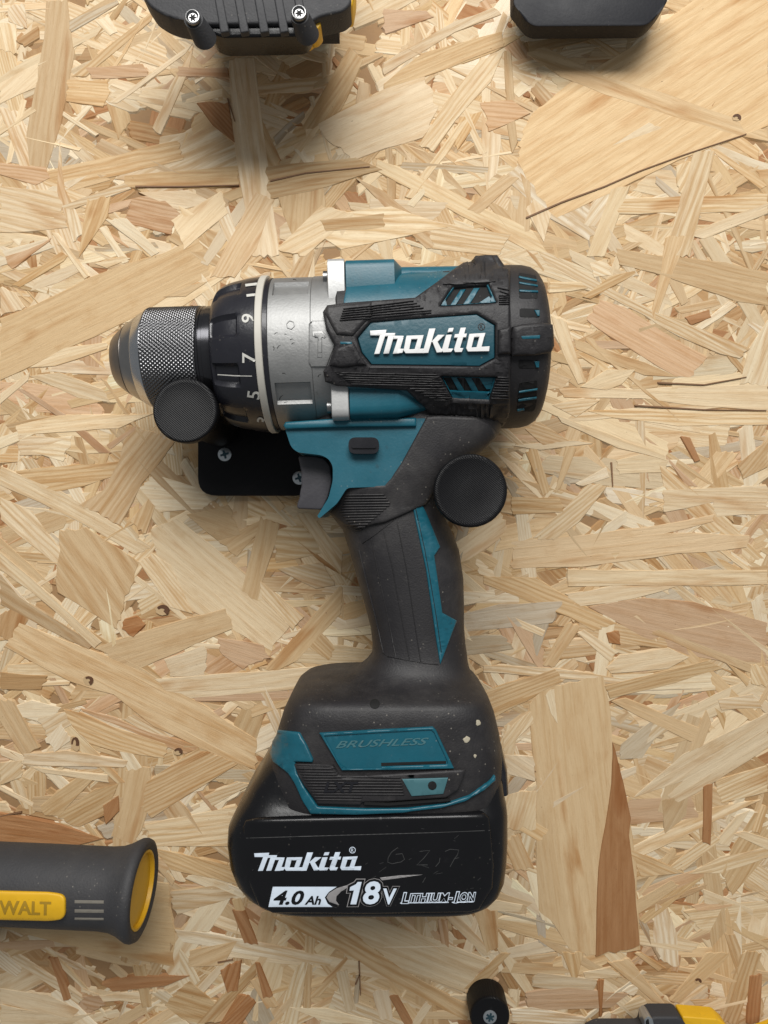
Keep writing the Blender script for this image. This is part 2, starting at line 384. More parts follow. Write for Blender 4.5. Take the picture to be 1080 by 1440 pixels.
# ------------------------------------------------------------------ the strand board wall
board = bpy.data.meshes.new('strand_board')
BW, BH = 294, 354
vf = prism([(-BW, -BH), (BW, -BH), (BW, BH), (-BW, BH)], -12, 0.0)
core = plastic('board_core_wood', (.30, .175, .08), .8, bump=.5, scale=400, wear=(.12, .06, .025), wear_amt=.7)  # core colour darkened to paint shade into gaps between flakes
ROOT_B = Vector((0, 0, 0))
wall = obj('wall_board', vf, core, None, flat=True)
tag(wall, 'pale oriented strand board panel covering the whole wall behind the tools', 'wall board')
TINT = {'t': (.59, .42, .235), 'l': (.70, .55, .355), 'w': (.74, .615, .43), 'b': (.40, .205, .09), 'p': (.56, .375, .225), 'h': (.63, .455, .26), 'g': (.50, .41, .29), 'd': (.45, .28, .135)}
def strand_mesh(pts, ang, h0, tilt, col, grain, rough=1.0, splay=1.1):
    """closed outline (u, v) -> slightly tilted flake with ragged ends; returns verts, faces, uv, tint, grain"""
    ax = Vector((math.cos(ang), math.sin(ang))); ay = Vector((-ax.y, ax.x))
    n = len(pts); q = []
    for i in range(n):
        a, b = Vector(pts[i]), Vector(pts[(i + 1) % n]); e = b - a; L = e.length
        if L < 1e-6: continue
        across = abs(e.normalized().dot(ay))
        k = max(1, min(7, int(L / (1.3 if across > .6 else 9))))
        for j in range(k):
            p = a.lerp(b, j / k)
            if across > .6: p = p + ax * random.uniform(-1, 1) * min(1.3, .35 + L * .05) * rough
            else: p = p + ay * random.gauss(0, .22) * rough
            q.append(p)
    c = sum(q, Vector((0, 0))) / len(q)
    off = Vector((random.uniform(0, 900), random.uniform(0, 900)))
    V, UV = [], []
    for p in q:
        d = p - c; V.append((p.x, p.y, max(.05, h0 + tilt[0] * d.dot(ax) + tilt[1] * d.dot(ay)))); UV.append((d.dot(ax) + off.x, d.dot(ay) + off.y))
    m = len(q)
    sgn = 1 if sum(q[i].x * q[(i + 1) % m].y - q[(i + 1) % m].x * q[i].y for i in range(m)) > 0 else -1
    for i, (p, u) in enumerate(zip(q, UV[:m])):                       # splayed edges: pressed, not cut
        e = (q[(i + 1) % m] - q[i - 1]); o_ = Vector((e.y, -e.x)).normalized() * (sgn * splay) if e.length > 1e-6 else Vector((0, 0))
        V.append((p.x + o_.x, p.y + o_.y, -.3)); UV.append((u[0] + o_.dot(ax), u[1] + o_.dot(ay)))
    Fc = [tuple(range(m))] + [(i, m + i, m + (i + 1) % m, (i + 1) % m) for i in range(m)]
    return V, Fc, UV, col, grain
def put_strand(items, name, parent, stuff=False):
    V, Fc, UV, T, G = [], [], [], [], []
    for v, f, u, t, g in items:
        n = len(V); V += v; Fc += [tuple(i + n for i in x) for x in f]; UV += u; T += [t] * len(v); G += [g] * len(v)
    me = bpy.data.meshes.new(name); me.from_pydata([tuple(W(p)) for p in V], [], Fc); me.update()
    ul = me.uv_layers.new(name='UVMap')
    for l in me.loops: ul.data[l.index].uv = UV[l.vertex_index]
    a = me.attributes.new('tint', 'FLOAT_COLOR', 'POINT'); b = me.attributes.new('grain', 'FLOAT_COLOR', 'POINT')
    for i in range(len(V)):
        a.data[i].color = (*T[i], 1); b.data[i].color = (*G[i], 1)
    bm = bmesh.new(); bm.from_mesh(me); bmesh.ops.recalc_face_normals(bm, faces=bm.faces[:]); bmesh.ops.triangulate(bm, faces=[f for f in bm.faces if len(f.verts) > 4]); bm.to_mesh(me); bm.free()
    me.materials.append(M['wood'])
    o = bpy.data.objects.new(name, me); COL.objects.link(o); o.parent = parent
    if stuff: o['kind'] = 'stuff'
    return o
def vary(c, s=.12):
    k = random.gauss(1, s * .55); r = random.gauss(0, s * .22)
    return (min(.8, c[0] * k * (1 + r * .3)), min(.75, c[1] * k), min(.7, c[2] * k * (1 - r)))
def rnd_grain(st=None):
    s = st if st is not None else random.choice((0, .15, .35, .6))
    return (s, random.uniform(.12, .55), random.uniform(.1, .65))
def rnd_strand(cx, cy, L, Wd, ang, h0, col):
    ax = Vector((math.cos(ang), math.sin(ang))); ay = Vector((-ax.y, ax.x)); c = Vector((cx, cy))
    t0, t1 = random.uniform(.55, 1), random.uniform(.45, 1); s0, s1 = random.uniform(-.35, .35) * Wd, random.uniform(-.35, .35) * Wd
    bend = random.gauss(0, L * .012)
    pts = [c - ax * (L / 2 + s0) - ay * Wd / 2 * t0, c + ay * (bend - Wd / 2), c + ax * (L / 2 + s1) - ay * Wd / 2 * t1,
           c + ax * (L / 2 - s1) + ay * Wd / 2 * t1, c + ay * (bend + Wd / 2), c - ax * (L / 2 - s0) + ay * Wd / 2 * t0]
    return strand_mesh([tuple(p) for p in pts], ang, h0, (random.gauss(0, .14) / L, random.gauss(0, .20) / Wd), col, rnd_grain())
# traced flakes: colour code, then outline in the zoom's own pixels; (x origin, y origin, scale)
TR = [
((0, 0, 2), """t 130 0 190 0 200 100 208 150 170 350 130 475 85 465 75 380 100 240 125 100|g 195 60 330 0 335 10 200 90|t 200 215 430 30 425 60 240 215|l 0 235 110 175 100 245 0 290|t 190 225 300 225 310 265 290 300 190 285|d 45 115 105 75 110 105 70 130|p 0 460 130 470 135 500 100 520 0 490|l 0 525 160 540 190 640 0 655|t 130 480 500 395 515 450 350 490 150 530|t 350 495 670 465 670 520 530 530 350 525|l 645 165 715 165 740 380 765 560 785 720 710 720 680 530 655 380|t 750 470 1000 445 1075 475 870 540 760 560|t 850 360 985 130 1020 170 960 310 880 360|p 500 190 640 190 645 220 500 215|l 390 540 530 535 600 570 500 590|p 370 560 440 545 505 600 480 660 350 625|w 600 580 640 580 680 690 650 700|l 785 640 850 590 905 650 850 690 790 670|l 170 580 350 515 370 530 200 590|w 165 395 180 530 240 650 205 680 160 540|b 555 290 640 290 660 400 600 350|l 480 240 545 130 530 200 450 380 430 360|w 20 20 70 10 75 80 25 60|w 270 60 300 40 330 90 310 100|l 305 290 380 240 540 120 520 150 330 290|t 900 620 1080 600 1080 640 920 650|w 0 60 45 70 45 150 0 140|p 240 190 400 180 420 215 260 220"""),
((540, 0, 2), """h 375 455 390 370 420 320 520 235 700 130 900 -20 1080 -20 1080 355 1000 385 830 450 640 540 480 615|h 400 150 450 130 620 215 800 265 1000 335 1080 370 1080 400 960 370 760 310 620 265 500 215|l 100 410 170 290 270 170 335 145 300 230 200 340 140 425|t 0 235 110 150 330 90 335 130 130 210 0 250|l 0 175 200 60 310 20 330 40 200 90 0 210|l -185 350 0 250 110 205 150 300 110 390 0 418 -85 450 -175 372|t 340 140 355 150 372 400 360 430 345 330|l -20 450 40 470 420 650 460 710 400 700 -20 480|t 235 590 340 490 380 500 270 600|h 125 605 175 580 235 720 165 720|l -40 560 180 570 140 620 -40 600|l 570 720 640 530 690 520 620 720|l 790 720 870 430 930 425 860 720|l 650 560 1080 545 1080 595 660 600|t 910 415 940 420 1075 520 1060 530|l 850 660 1000 600 1080 570 1080 600 900 670|p 0 25 120 30 140 50 0 95|w 590 560 640 545 600 640 560 630|l 420 560 470 600 450 680 400 590|p 270 290 360 280 410 320 300 370|l 820 470 900 440 880 540 830 540"""),
((720, 340, 3), """p 370 250 480 280 700 420 830 490 750 570 690 570 480 440 340 350 320 330|l 100 20 180 60 420 200 620 300 900 410 1000 450 960 490 880 470 700 400 560 310 400 230 150 100|t 440 30 640 60 900 90 1080 130 1080 270 950 250 720 170 600 130 450 95|t 650 -20 740 -20 680 120 600 335 590 300 630 130|w 1080 330 1080 600 960 600 1000 450|l 200 620 560 620 1080 600 1080 710 760 690 560 660 220 655|l 320 715 560 705 1080 715 1080 770 700 775 420 740|l 290 615 400 540 520 540 460 600 400 625|t 260 410 560 510 700 570 560 560 380 500 270 450|t 300 235 420 150 550 115 480 160 330 240|l 165 310 230 340 310 590 280 600 215 470|l 190 735 400 810 640 900 650 920 450 870 210 760|p 540 810 600 850 700 950 780 1030 740 1030 640 900|b 710 820 745 830 790 920 770 930|l 440 920 540 895 660 920 650 970 450 980|t 950 940 1080 840 1080 950 980 995|l 90 1250 330 1020 400 1030 280 1180 180 1255|h 0 1265 300 1240 650 1190 850 1150 850 1180 640 1230 1000 1240 990 1290 600 1330 300 1370 0 1380|l 640 1050 1080 1030 1080 1150 860 1160 850 1100 640 1140|t 0 1080 200 1080 220 1140 0 1150|t 60 890 100 860 160 1050 130 1070|t 180 1060 230 860 270 870 200 1040|t 60 790 120 760 240 840 130 860|w 330 90 400 70 420 140 350 150|b 730 320 830 290 840 320 760 350|w 770 360 920 250 950 270 800 370|l 160 170 290 170 320 200 160 215|t 150 460 240 480 270 530 170 500|l 170 690 300 660 370 670 270 740|l 0 860 260 840 340 850 120 880|w 270 1020 400 950 410 990 300 1030"""),
((680, 780, 2.7), """h 175 567 230 500 454 459 480 594 491 756 526 891 553 1000 575 1134 594 1498 418 1525 324 1498 270 1404 208 1350 200 1134 203 891 184 702|b 491 715 526 864 556 1000 553 1066 567 1242 591 1485 427 1525 432 1269 446 1107 480 945|t 0 85 200 90 330 170 500 260 420 290 330 240 150 170 0 110|p 400 200 600 165 800 180 1080 260 1080 410 900 400 780 380 600 310 480 240|l 320 60 1080 60 1080 115 320 120|l 310 150 500 120 740 120 560 170 370 195|t 225 420 320 260 365 275 270 425|l 355 295 380 285 510 370 480 405|l 465 430 520 385 700 355 780 390 700 430 480 450|t 460 500 850 405 910 430 640 510 480 545|t 0 520 270 435 300 480 30 625 0 560|l 0 425 260 430 640 490 560 495 0 445|t 485 555 540 545 820 660 790 710 600 620|g 520 720 680 600 750 560 600 770 520 775|l 570 920 760 760 1080 600 1080 730 870 870 740 940 700 915 760 860|l 880 860 1080 800 1080 900 900 945|l 560 1110 860 960 1050 930 780 1060 590 1150|t 555 1120 640 1150 760 1210 600 1225|t 780 750 845 590 860 640 830 730|t 680 930 780 910 770 990 690 1060|b 835 880 870 870 860 1100 835 1090|t 920 410 1010 470 1000 500 950 440|l 1015 420 1080 425 1080 500 1015 490|l 75 910 200 895 200 1040 80 1040|t 80 1100 130 1060 190 1190 120 1200|w 650 630 760 600 740 640 620 720|l 890 550 1020 530 1060 580 900 590|b 470 300 510 290 520 340 480 330|l 70 690 180 590 190 640 80 750|l 80 760 190 770 195 860 90 830|w 235 530 270 510 280 640 255 600|l 880 1090 960 990 1010 970 930 1110|l 950 1060 990 1050 1080 1080 1080 1120|t 1020 1050 1060 950 1080 960 1050 1060|l 700 1190 860 1060 900 1080 760 1200|l 780 1210 900 1150 1080 1110 1080 1150 900 1210"""),
((0, 600, 2.25), """l 0 130 180 200 480 380 430 405 250 300 0 185|l 0 225 100 270 190 390 210 430 180 440 0 290|l 0 395 100 480 320 680 300 700 150 560 0 450|t 0 470 60 540 300 690 280 705 90 610 0 560|t 430 0 555 50 450 180 380 310 310 270 250 250 330 200 380 100 400 0|t 190 330 270 320 380 390 440 430 390 560 370 640 310 600 180 520|b 395 610 430 600 460 625 420 665 385 640|t 300 700 480 640 715 575 735 640 500 740 420 775|h 61 621 202 675 450 776 652 889 810 990 810 1087 637 1019 488 945 360 848 225 810 20 697|l 490 800 1010 760 940 830 560 865|t 840 770 1080 500 1080 590 940 740 880 770|l 480 330 560 290 780 470 920 610 860 710 730 640 600 580 520 520|t 825 290 885 310 815 550 765 520|w 440 200 490 150 690 220 640 260 500 270|t 590 280 720 250 760 340 690 360|t 690 360 820 300 830 320 750 410|l 870 330 960 310 1020 400 870 430|l 880 450 1020 430 1060 500 1000 510|t 50 140 380 110 350 160 180 205 100 180|p 690 670 830 690 850 730 770 765 700 720|d 0 780 150 790 130 830 0 830|l 520 740 650 690 650 790 540 790|w 60 50 230 30 200 110 100 80|d 0 600 60 560 90 610 40 690 0 660|l 940 280 980 270 1080 400 1080 470|l 480 400 540 440 610 590 540 570 440 430|t 410 300 470 230 490 250 460 340|l 820 490 960 600 930 640 830 540|w 0 900 100 870 190 890 150 940|t 960 690 1010 640 1060 700 1040 740"""),
((0, 960, 3), """p 340 110 480 150 640 210 840 270 780 300 640 240 350 125|h 270 110 340 130 480 190 710 260 690 320 560 300 380 260 300 180|t 620 420 830 280 1000 340 640 570 600 520|t 530 370 630 360 640 480 600 620 560 680 470 650 520 500|t -10 70 60 80 160 270 100 310 -10 150|l 100 300 280 290 540 330 520 360 100 345|l 140 360 450 390 460 420 180 380|b 0 550 250 600 430 660 300 690 0 670|l 610 600 1000 520 1000 690 640 690|t 650 700 960 770 1000 850 720 790|t 0 1030 640 840 710 850 735 1200 480 1150 100 1060|b 430 1270 560 1240 800 1235 700 1275 480 1300|t 560 1200 610 1190 640 1370 600 1370|t 690 1360 800 1260 910 1360 850 1440 770 1420|b 210 1160 240 1160 300 1330 270 1340|b 930 1440 1010 1310 1060 1340 1010 1440|t 830 1440 1080 1180 1080 1230 900 1430|t 800 1130 1000 1090 940 1190 795 1200|t 170 520 330 400 390 410 250 560 190 560|t 240 560 400 450 500 430 440 560 330 610|b 435 520 500 480 500 540 450 590|l 0 340 90 330 90 400 0 430|w 190 240 260 170 300 240 230 290|l 40 1160 80 1150 350 1330 330 1360|l 0 1290 200 1320 330 1380 300 1420 0 1350|p 330 1330 420 1320 440 1360 380 1390|l 350 1290 430 1320 640 1300 620 1330 430 1350|w 640 1310 700 1300 860 1440 800 1440|l 0 1360 260 1410 380 1400 300 1440 0 1440|l 160 150 340 110 300 180 200 230|l 860 480 1000 420 1060 430 900 520|l 720 880 900 860 1000 900 740 980|t 980 920 1010 910 1060 1040 1030 1080"""),
((200, 1280, 2.16), """t 390 20 570 20 800 190 990 290 990 340 850 270 650 150|l 575 22 700 25 870 85 1050 150 980 250 800 185|w 100 60 200 70 420 110 580 150 570 170 360 140 120 95|t 195 340 300 210 430 50 440 62 240 340|t 495 80 525 80 510 300 490 300|t 500 270 620 140 625 150 540 260|b 275 0 310 0 350 100 310 100|b 240 180 300 150 290 240 260 250|b 345 160 355 160 395 260 370 265|w 450 295 560 300 700 335 700 350 560 340|l 815 345 860 280 880 290 840 350|b 750 260 775 260 820 340 800 350|b 245 346 320 260 345 280 300 346|h 980 250 1080 160 1080 190 1010 260|t 330 215 350 205 400 270 410 290 380 300|g 650 200 662 200 655 280 645 285|l 590 190 620 180 650 300 620 310|l 920 20 960 20 1060 130 1040 140|p 900 30 925 30 930 110 910 100|t 1005 0 1080 0 1080 110 1050 130|l 700 250 750 240 760 330 720 330"""),
((620, 1340, 2.348), """t 75 120 200 0 230 0 130 110|p 280 130 420 115 620 135 560 180 290 190|b 515 90 535 90 530 210 525 210|t 550 30 620 20 740 170 700 160|t 760 160 880 0 960 0 900 70 790 165|t 920 220 960 100 990 0 1060 0 980 240|l 560 200 660 140 680 170 590 210|l 300 110 320 65 520 90 500 130|t 400 0 470 0 450 80 435 80|w 620 110 660 100 640 140 600 130|b 1010 230 1020 80 1060 70 1050 230|w 230 190 300 180 480 215 470 235 240 225|l 470 60 560 50 600 80 480 85|t 640 0 660 0 740 50 720 60"""),
((0, 240, 3.6), """t 0 750 180 680 450 545 650 470 830 420 1000 340 1050 440 1060 530 880 620 680 740 480 840 270 930 120 1010 0 1060|l 150 1000 330 900 540 870 540 900 280 990|l 150 1040 300 1020 520 1110 560 1170 400 1150|t 510 1050 540 1070 720 1330 760 1400 700 1330|p 80 1100 120 1110 370 1260 560 1430 500 1430 330 1270|l 80 1290 300 1240 780 1230 600 1300 90 1340|p 540 1390 690 1290 680 1310 560 1410|t 60 580 310 410 340 430 320 460 100 590|w 260 310 290 320 450 530 430 545|w 540 250 640 240 800 410 770 430|t 440 150 560 130 540 230 400 440 420 300|l 90 1340 360 1360 300 1440 100 1440|p 30 440 220 370 260 340 250 360 60 500|w 500 290 530 280 650 460 620 470|l 900 180 1060 260 1060 300 930 230|l 480 470 620 430 660 440 540 490|l 0 1130 150 1020 140 1060 0 1180|t 830 640 960 580 1050 560 940 640|l 0 590 80 620 120 690 0 740"""),
((300, 250, 1), """t 82 0 150 -20 160 60 120 110|l 120 60 250 40 330 70 180 100|h -5 140 60 20 85 30 60 100 30 140|l 90 100 150 40 200 50 130 110|l -60 60 10 20 20 50 -40 100|t 200 0 240 20 330 90 300 100|l 300 60 420 80 400 110 310 100"""),
]
def poly_axis(pts):
    n = len(pts); c = sum((Vector(p) for p in pts), Vector((0, 0))) / n; a = b = k = 0
    for i in range(n):
        p, q = Vector(pts[i]), Vector(pts[(i + 1) % n]); L = (q - p).length; d = (p + q) / 2 - c
        a += d.x * d.x * L; b += d.y * d.y * L; k += d.x * d.y * L
    return .5 * math.atan2(2 * k, a - b)
def poly_area(pts): return abs(sum(pts[i][0] * pts[(i + 1) % len(pts)][1] - pts[(i + 1) % len(pts)][0] * pts[i][1] for i in range(len(pts)))) / 2
singles, rest = [], []
for (ox, oy, s), txt in TR:
    for row in txt.split('|'):
        k = row.split(); v = [float(x) for x in k[1:]]
        pts = px_outline([(ox + v[i] / s, oy + v[i + 1] / s) for i in range(0, len(v), 2)], 1.0)
        A = poly_area(pts); big = A > 900
        st = random.choice((.1, .25, .5, .65)) if not big else random.choice((.04, .1, .2, .4))
        g = (st, random.uniform(.12, .45) if not big else random.uniform(.06, .16), random.uniform(.15, .5))
        h0 = .96 + random.uniform(0, .18) + (.0 if not big else -.04) + (.34 if k[0] == 'b' else 0)
        singles.append((1e6 + A, strand_mesh(pts, poly_axis(pts) if not k[0] == 'b' or A > 60 else poly_axis(pts), h0, (random.gauss(0, .0012), random.gauss(0, .004)), vary(TINT[k[0]], .10), g)))
keys = 'lllllllwwwwttttttthhpg'; low_keys = 'ttlllpppbbdddhw'  # low flakes lean brown: shade of the deeper gaps put into their tint
for i in range(5200):
    cx, cy = random.uniform(-292, 292), random.uniform(-352, 352)
    r = random.random()
    L = 10 ** random.gauss(1.62, .20); Wd = min(L * .42, 10 ** random.gauss(.80, .22))
    if r < .30: L *= .6; Wd *= .5
    L = min(L, 120); Wd = max(1.0, Wd)
    ang = random.gauss(0, .55) if random.random() < .5 else random.uniform(0, math.pi)
    h0 = .22 + .70 * random.betavariate(2, 1.5) + (.30 if random.random() < .012 and L < 26 else 0)
    st = rnd_strand(cx, cy, L, Wd, ang, h0, vary(TINT[random.choice(low_keys if h0 < .62 else keys)], .12))
    inside = abs(cx) < 190 and abs(cy) < 250
    rest.append((L * Wd * (h0 + .1) if inside else 0, st))
rest.sort(key=lambda x: -x[0])
n_single = 300 - len(singles)
for a, it in singles: put_strand([it], 'strand', wall)
for a, it in rest[:max(0, n_single)]: put_strand([it], 'strand', wall)
put_strand([it for a, it in rest[max(0, n_single):]], 'strand_filling', wall, stuff=True)
def blob(px, py, rx, ry, h, rot=0, n=30, jit=.07):
    pts = []
    for i in range(n):
        t = 2 * math.pi * i / n; k = 1 + random.uniform(-jit, jit); x, y = rx * math.cos(t) * k, ry * math.sin(t) * k
        pts.append((px + x * math.cos(R(rot)) - y * math.sin(R(rot)), py + x * math.sin(R(rot)) + y * math.cos(R(rot))))
    return prism(px_outline(pts, h), -.2, h)
for (x, y, rx, ry, rot) in ((228, 858, 12, 9, 10), (124, 957, 9, 8, 30), (1036, 165, 8, 6, 0), (105, 1046, 7, 14, -20), (250, 1057, 8, 6, 0), (982, 1380, 6, 4, 0)):  # last entry is a hole in the board, drawn like a knot
    k = obj('knot', blob(x, y, rx * .8, ry * .8, 1.3, rot), knotring, wall, flat=True)
    arc = [(x + rx * .55 * math.cos(t), y + ry * .55 * math.sin(t)) for t in [R(rot) + 3.4 + .45 * q for q in range(9)]]
    obj('knot_heart', prism(px_outline(strip(arc, rx * .30, rx * .62), 1.5), -.2, 1.5), knotm, k, flat=True)
cracks = [[(740, 306), (790, 284), (850, 262), (900, 240), (960, 218), (1050, 188)], [(190, 262), (260, 262), (336, 260)], [(380, 254), (430, 243), (520, 234)], [(925, 538), (990, 541), (1050, 530)], [(860, 650), (862, 684)], [(500, 1385), (506, 1370)], [(505, 1352), (507, 1400)], [(306, 1354), (327, 1350)], [(893, 570), (990, 576), (1078, 577)], [(30, 1142), (0, 1148)], [(320, 138), (330, 170)]]
for c in cracks:
    obj('crack', prism(px_outline(strip(c, 2.2 if len(c) < 7 else 1.1, 1.1), 1.55), -.2, 1.55), crackm, wall, flat=True)
exec_after = []

# ------------------------------------------------------------------ the printed holder behind and under the drill
HM = 46.0                                                       # height of the drill's middle plane over the wall
def disc_knob(c_px, h_top, r, thick, parent, peg_r, peg_len, ang):
    """round printed cap with a knurled rim on a peg that reaches the wall"""
    c = P(c_px[0], c_px[1], h_top)
    n = 240; tick = 90; secs = []
    def ring(rad, h, amp=0, arad=0):
        return [Vector((c.x + (rad + arad * math.cos(tick * t)) * math.cos(t), c.y + (rad + arad * math.cos(tick * t)) * math.sin(t), h + amp * math.cos(tick * t))) for t in [2 * math.pi * i / n for i in range(n)]]
    top = h_top
    secs = [ring(r - 1, top - thick), ring(r, top - thick + .8), ring(r, top - .9), ring(r - .25, top - .35), ring(r - .7, top - .05), ring(r - .9, top, .10), ring(r - 2.0, top, .10), ring(r - 2.2, top - .08), ring(r * .3, top - .08)]
    cap = obj('cap', loft(secs), M['print3d'], parent)
    obj('peg', cyl((c.x, c.y, .9), (0, 0, 1), peg_r, top - thick - .7), M['print3d'], parent)
    return cap
holder = thing('tool_holder', (P(345, 650, 1)), 'black printed drill holder with round capped pegs and a screwed plate', 'holder')
pl = round_poly([(278, 592), (278, 697), (440, 697), (440, 592)], 26, 6)
obj('plate', prism(px_outline(pl, 6), .6, 6, .5, 2), M['print3d'], holder)
obj('plate', prism(px_outline(round_poly([(605, 650), (605, 726), (676, 726), (676, 650)], 20, 5), 6), .6, 6, .5, 2), M['print3d'], holder)
disc_knob((260, 577), 65.5, 12.6, 5, holder, 8.5, 60, 40)
disc_knob((662, 690), 72, 13.9, 4.6, holder, 8.5, 60, 50)
def cross_screw(c, r, parent, name='screw', mat='zinc', lobes=4):
    s = obj(name, cyl((c.x, c.y, c.z - 2), (0, 0, 1), r, 2.35, 32, .45), M[mat], parent)
    ps = []
    for k in range(lobes // 2):
        a = math.pi * k / (lobes // 2) + .3; d = Vector((math.cos(a), math.sin(a))); e = Vector((-d.y, d.x))
        q = [d * r * .62 + e * r * .15, d * -r * .62 + e * r * .15, d * -r * .62 - e * r * .15, d * r * .62 - e * r * .15]
        ps.append(prism([(c.x + p.x, c.y + p.y) for p in q], c.z, c.z + .40 + .004 * k))
    ps.append(prism([(c.x + r * .3 * math.cos(t), c.y + r * .3 * math.sin(t)) for t in [math.pi * i / 6 for i in range(12)]], c.z, c.z + .425))
    obj('cross_slot', join(ps), M['screwslot'], s, flat=True)
    return s
M['screwslot'] = plastic('blued_screw_recess', (.03, .07, .09), .4, metal=.5)
cross_screw(P(316, 639, 6.1), 3.3, holder)
cross_screw(P(421, 672, 6.1), 3.3, holder)

# ------------------------------------------------------------------ the drill
drill = thing('cordless_drill', P(540, 720, HM), 'teal and charcoal cordless drill with silver gearbox and black battery pack', 'cordless drill')
AX = Axis(P(150, 508, HM), P(775, 488.5, HM)); K = (D - HM) / F
def S(x): return (x - 150) * K                                   # photo x on the middle plane -> distance along the spindle
def rr(px): return px * K
def lathe_px(prof, n=72, wob=None): return AX.lathe([(S(x), rr(r)) for x, r in prof], n, wob)
# chuck
chuck = obj('chuck_nose', lathe_px([(176, 16), (172, 20), (168, 26), (165.6, 31), (166, 33.5), (168, 36), (176, 43), (184, 49), (184.5, 48.4), (186, 48.4)]), M['nose'], drill)
obj('chuck_cone', lathe_px([(185.8, 45), (186, 50.2), (192, 54), (200, 59), (203, 60.4), (203.5, 58)]), M['cone'], drill)
obj('jaw_opening', lathe_px([(165.2, 29), (172, 12), (176, 10)], 40), M['hole'], chuck)
kn = []
nsec, nth = 130, 800
x0, x1 = 218, 291
for i in range(nsec + 1):
    x = x0 + (x1 - x0) * i / nsec; s = S(x); e = min(1, min(i, nsec - i) / 3.0); ring = []
    for j in range(nth):
        t = 2 * math.pi * j / nth; p = s * 1.75; q = t * 42
        d = max(abs(math.sin(p + q)), 0) * max(abs(math.sin(q - p)), 0)
        r = rr(70.2) + (.42 * d - .15) * e
        ring.append(AX.at(s, r * math.sin(t), r * math.cos(t)))
    kn.append(ring)
obj('knurled_sleeve', loft(kn), M['steel'], drill, sharp=80)
obj('sleeve_rim', lathe_px([(203, 57), (203.2, 61), (204, 62), (214, 67.4), (216.5, 69.4), (218.5, 70)]), M['polished'], drill)
obj('chuck_collar', lathe_px([(290, 60), (291, 69.2), (293, 70.6), (295, 70.6), (295.6, 69.6), (300, 69.6), (300.5, 70.6), (316, 70.6), (318, 69)]), M['darksteel'], drill)
# torque ring with raised grips
def ring_wob(x, t):
    k = (math.degrees(t) + 7) % 36
    a = max(0, min(1, (k - 9) / 1.6)) * max(0, min(1, (26 - k) / 1.6))
    inx = max(0, min(1, (x - S(318)) / .5)) * max(0, min(1, (S(354) - x) / .5))
    return -1.7 * a * inx
ringp = [(312, 70), (312.5, 78), (314, 84), (317, 89), (318.6, 91), (321, 93), (327, 96.5), (335, 99.5), (341, 101), (346, 102), (352, 103), (353, 103.2), (355, 103.5), (360, 104.5), (376, 106.4), (377, 105)]
ring_vf = lathe_px(ringp, 240, ring_wob)
ring = obj('torque_ring', ring_vf, M['ringblack'], drill)
obj('indicator_ring', lathe_px([(377, 102), (377, 107), (378, 107.8), (385, 107.8), (386, 107), (386.5, 100)]), M['cream'], drill)
obj('ring_gasket', lathe_px([(386, 104.3), (392, 104.3)]), M['ringblack'], drill)
# gearbox
def gear_wob(x, t):
    a = math.degrees(t)
    a = (a + 180) % 360 - 180
    w_ = 0
    if S(398) < x < S(444):
        for c, hw in ((44, 8.5), (-40, 8.5), (136, 9), (-136, 9)):
            if abs(a - c) < hw: w_ -= 1.3
    return w_
gp = [(391, 98), (391.5, 102), (393, 103.6), (397.9, 103.8), (398.1, 103.8), (420, 103.8), (443.9, 103.8), (444.1, 103.8), (447, 103.6)]
gear_vf = lathe_px(gp, 240, gear_wob)
gear = obj('gear_housing', gear_vf, M['silver'], drill, sharp=28)
fl_vf = lathe_px([(447, 98), (447, 103), (448, 104.5), (480, 105.5), (496, 105.5), (498, 95)], 120)
obj('gear_flange', fl_vf, M['silver'], drill)
# motor housing core
def motor_sec(x, a, b, e, y=0): return super_ring(72, a, b, e, lambda q, r: AX.at(S(x), q + y, r))
core_secs = [motor_sec(*k) for k in ((478, 28.5, 29.5, 2.3), (482, 30, 31, 2.4), (560, 30.5, 31.5, 2.4), (640, 31, 32, 2.3), (680, 31.6, 32.4, 2.2), (699, 32, 32.6, 2.1))]
core_vf = loft(core_secs)
obj('motor_housing', core_vf, M['rubber'], drill)
cap_vf = lathe_px([(697, 90), (698, 109.5), (699.5, 111.2), (713, 111.6), (729, 111), (740, 108.4), (747, 104), (752, 97), (755, 88), (756.5, 76), (757, 60), (757, 10)], 96)
cap = obj('rear_cap', cap_vf, M['rubber'], drill)
# corner bosses: square ridges along the housing
def ridge(x_list, sv, sh=1):
    secs = []
    for (x, vc, hv, hc, hh, e) in x_list:
        secs.append(super_ring(32, hv, hh, e, lambda q, r: AX.at(S(x), sv * (vc) + q, sh * hc + r)))
    return loft(secs)
up_t = ridge([(493, 20.5, 9.6, 13, 13.2, 6), (494, 20.5, 10, 13, 13.8, 6), (556, 20.5, 10, 13, 13.8, 6), (566, 19.8, 9.6, 10.5, 11.0, 4.5), (640, 20.4, 9.8, 8.5, 10.0, 4), (672, 21.2, 10.2, 8, 10, 4)], 1)
lo_t = ridge([(493, 19.5, 10.2, 13, 13.2, 6), (494, 19.5, 10.6, 13, 13.8, 6), (556, 19.5, 10.6, 13, 13.8, 6), (600, 22, 5, 10, 11, 4)], -1)
obj('upper_boss', up_t, M['teal'], drill)
obj('lower_boss', lo_t, M['teal'], drill)
bump_vf = ridge([(664, 22.2, 11.0, 8, 10.5, 5), (666, 22.4, 11.4, 8, 10.8, 5), (694, 22.4, 11.4, 8, 10.8, 5), (712, 18, 9, 8, 10, 3)], 1)
obj('shoulder_bump', bump_vf, M['rubber'], drill)
fl_u = ridge([(470, 20.2, 9.8, 13, 13.6, 8), (471, 20.5, 10.3, 13, 14.1, 8), (491.5, 20.5, 10.3, 13, 14.1, 8), (492.5, 20.4, 10, 13, 13.8, 8)], 1)
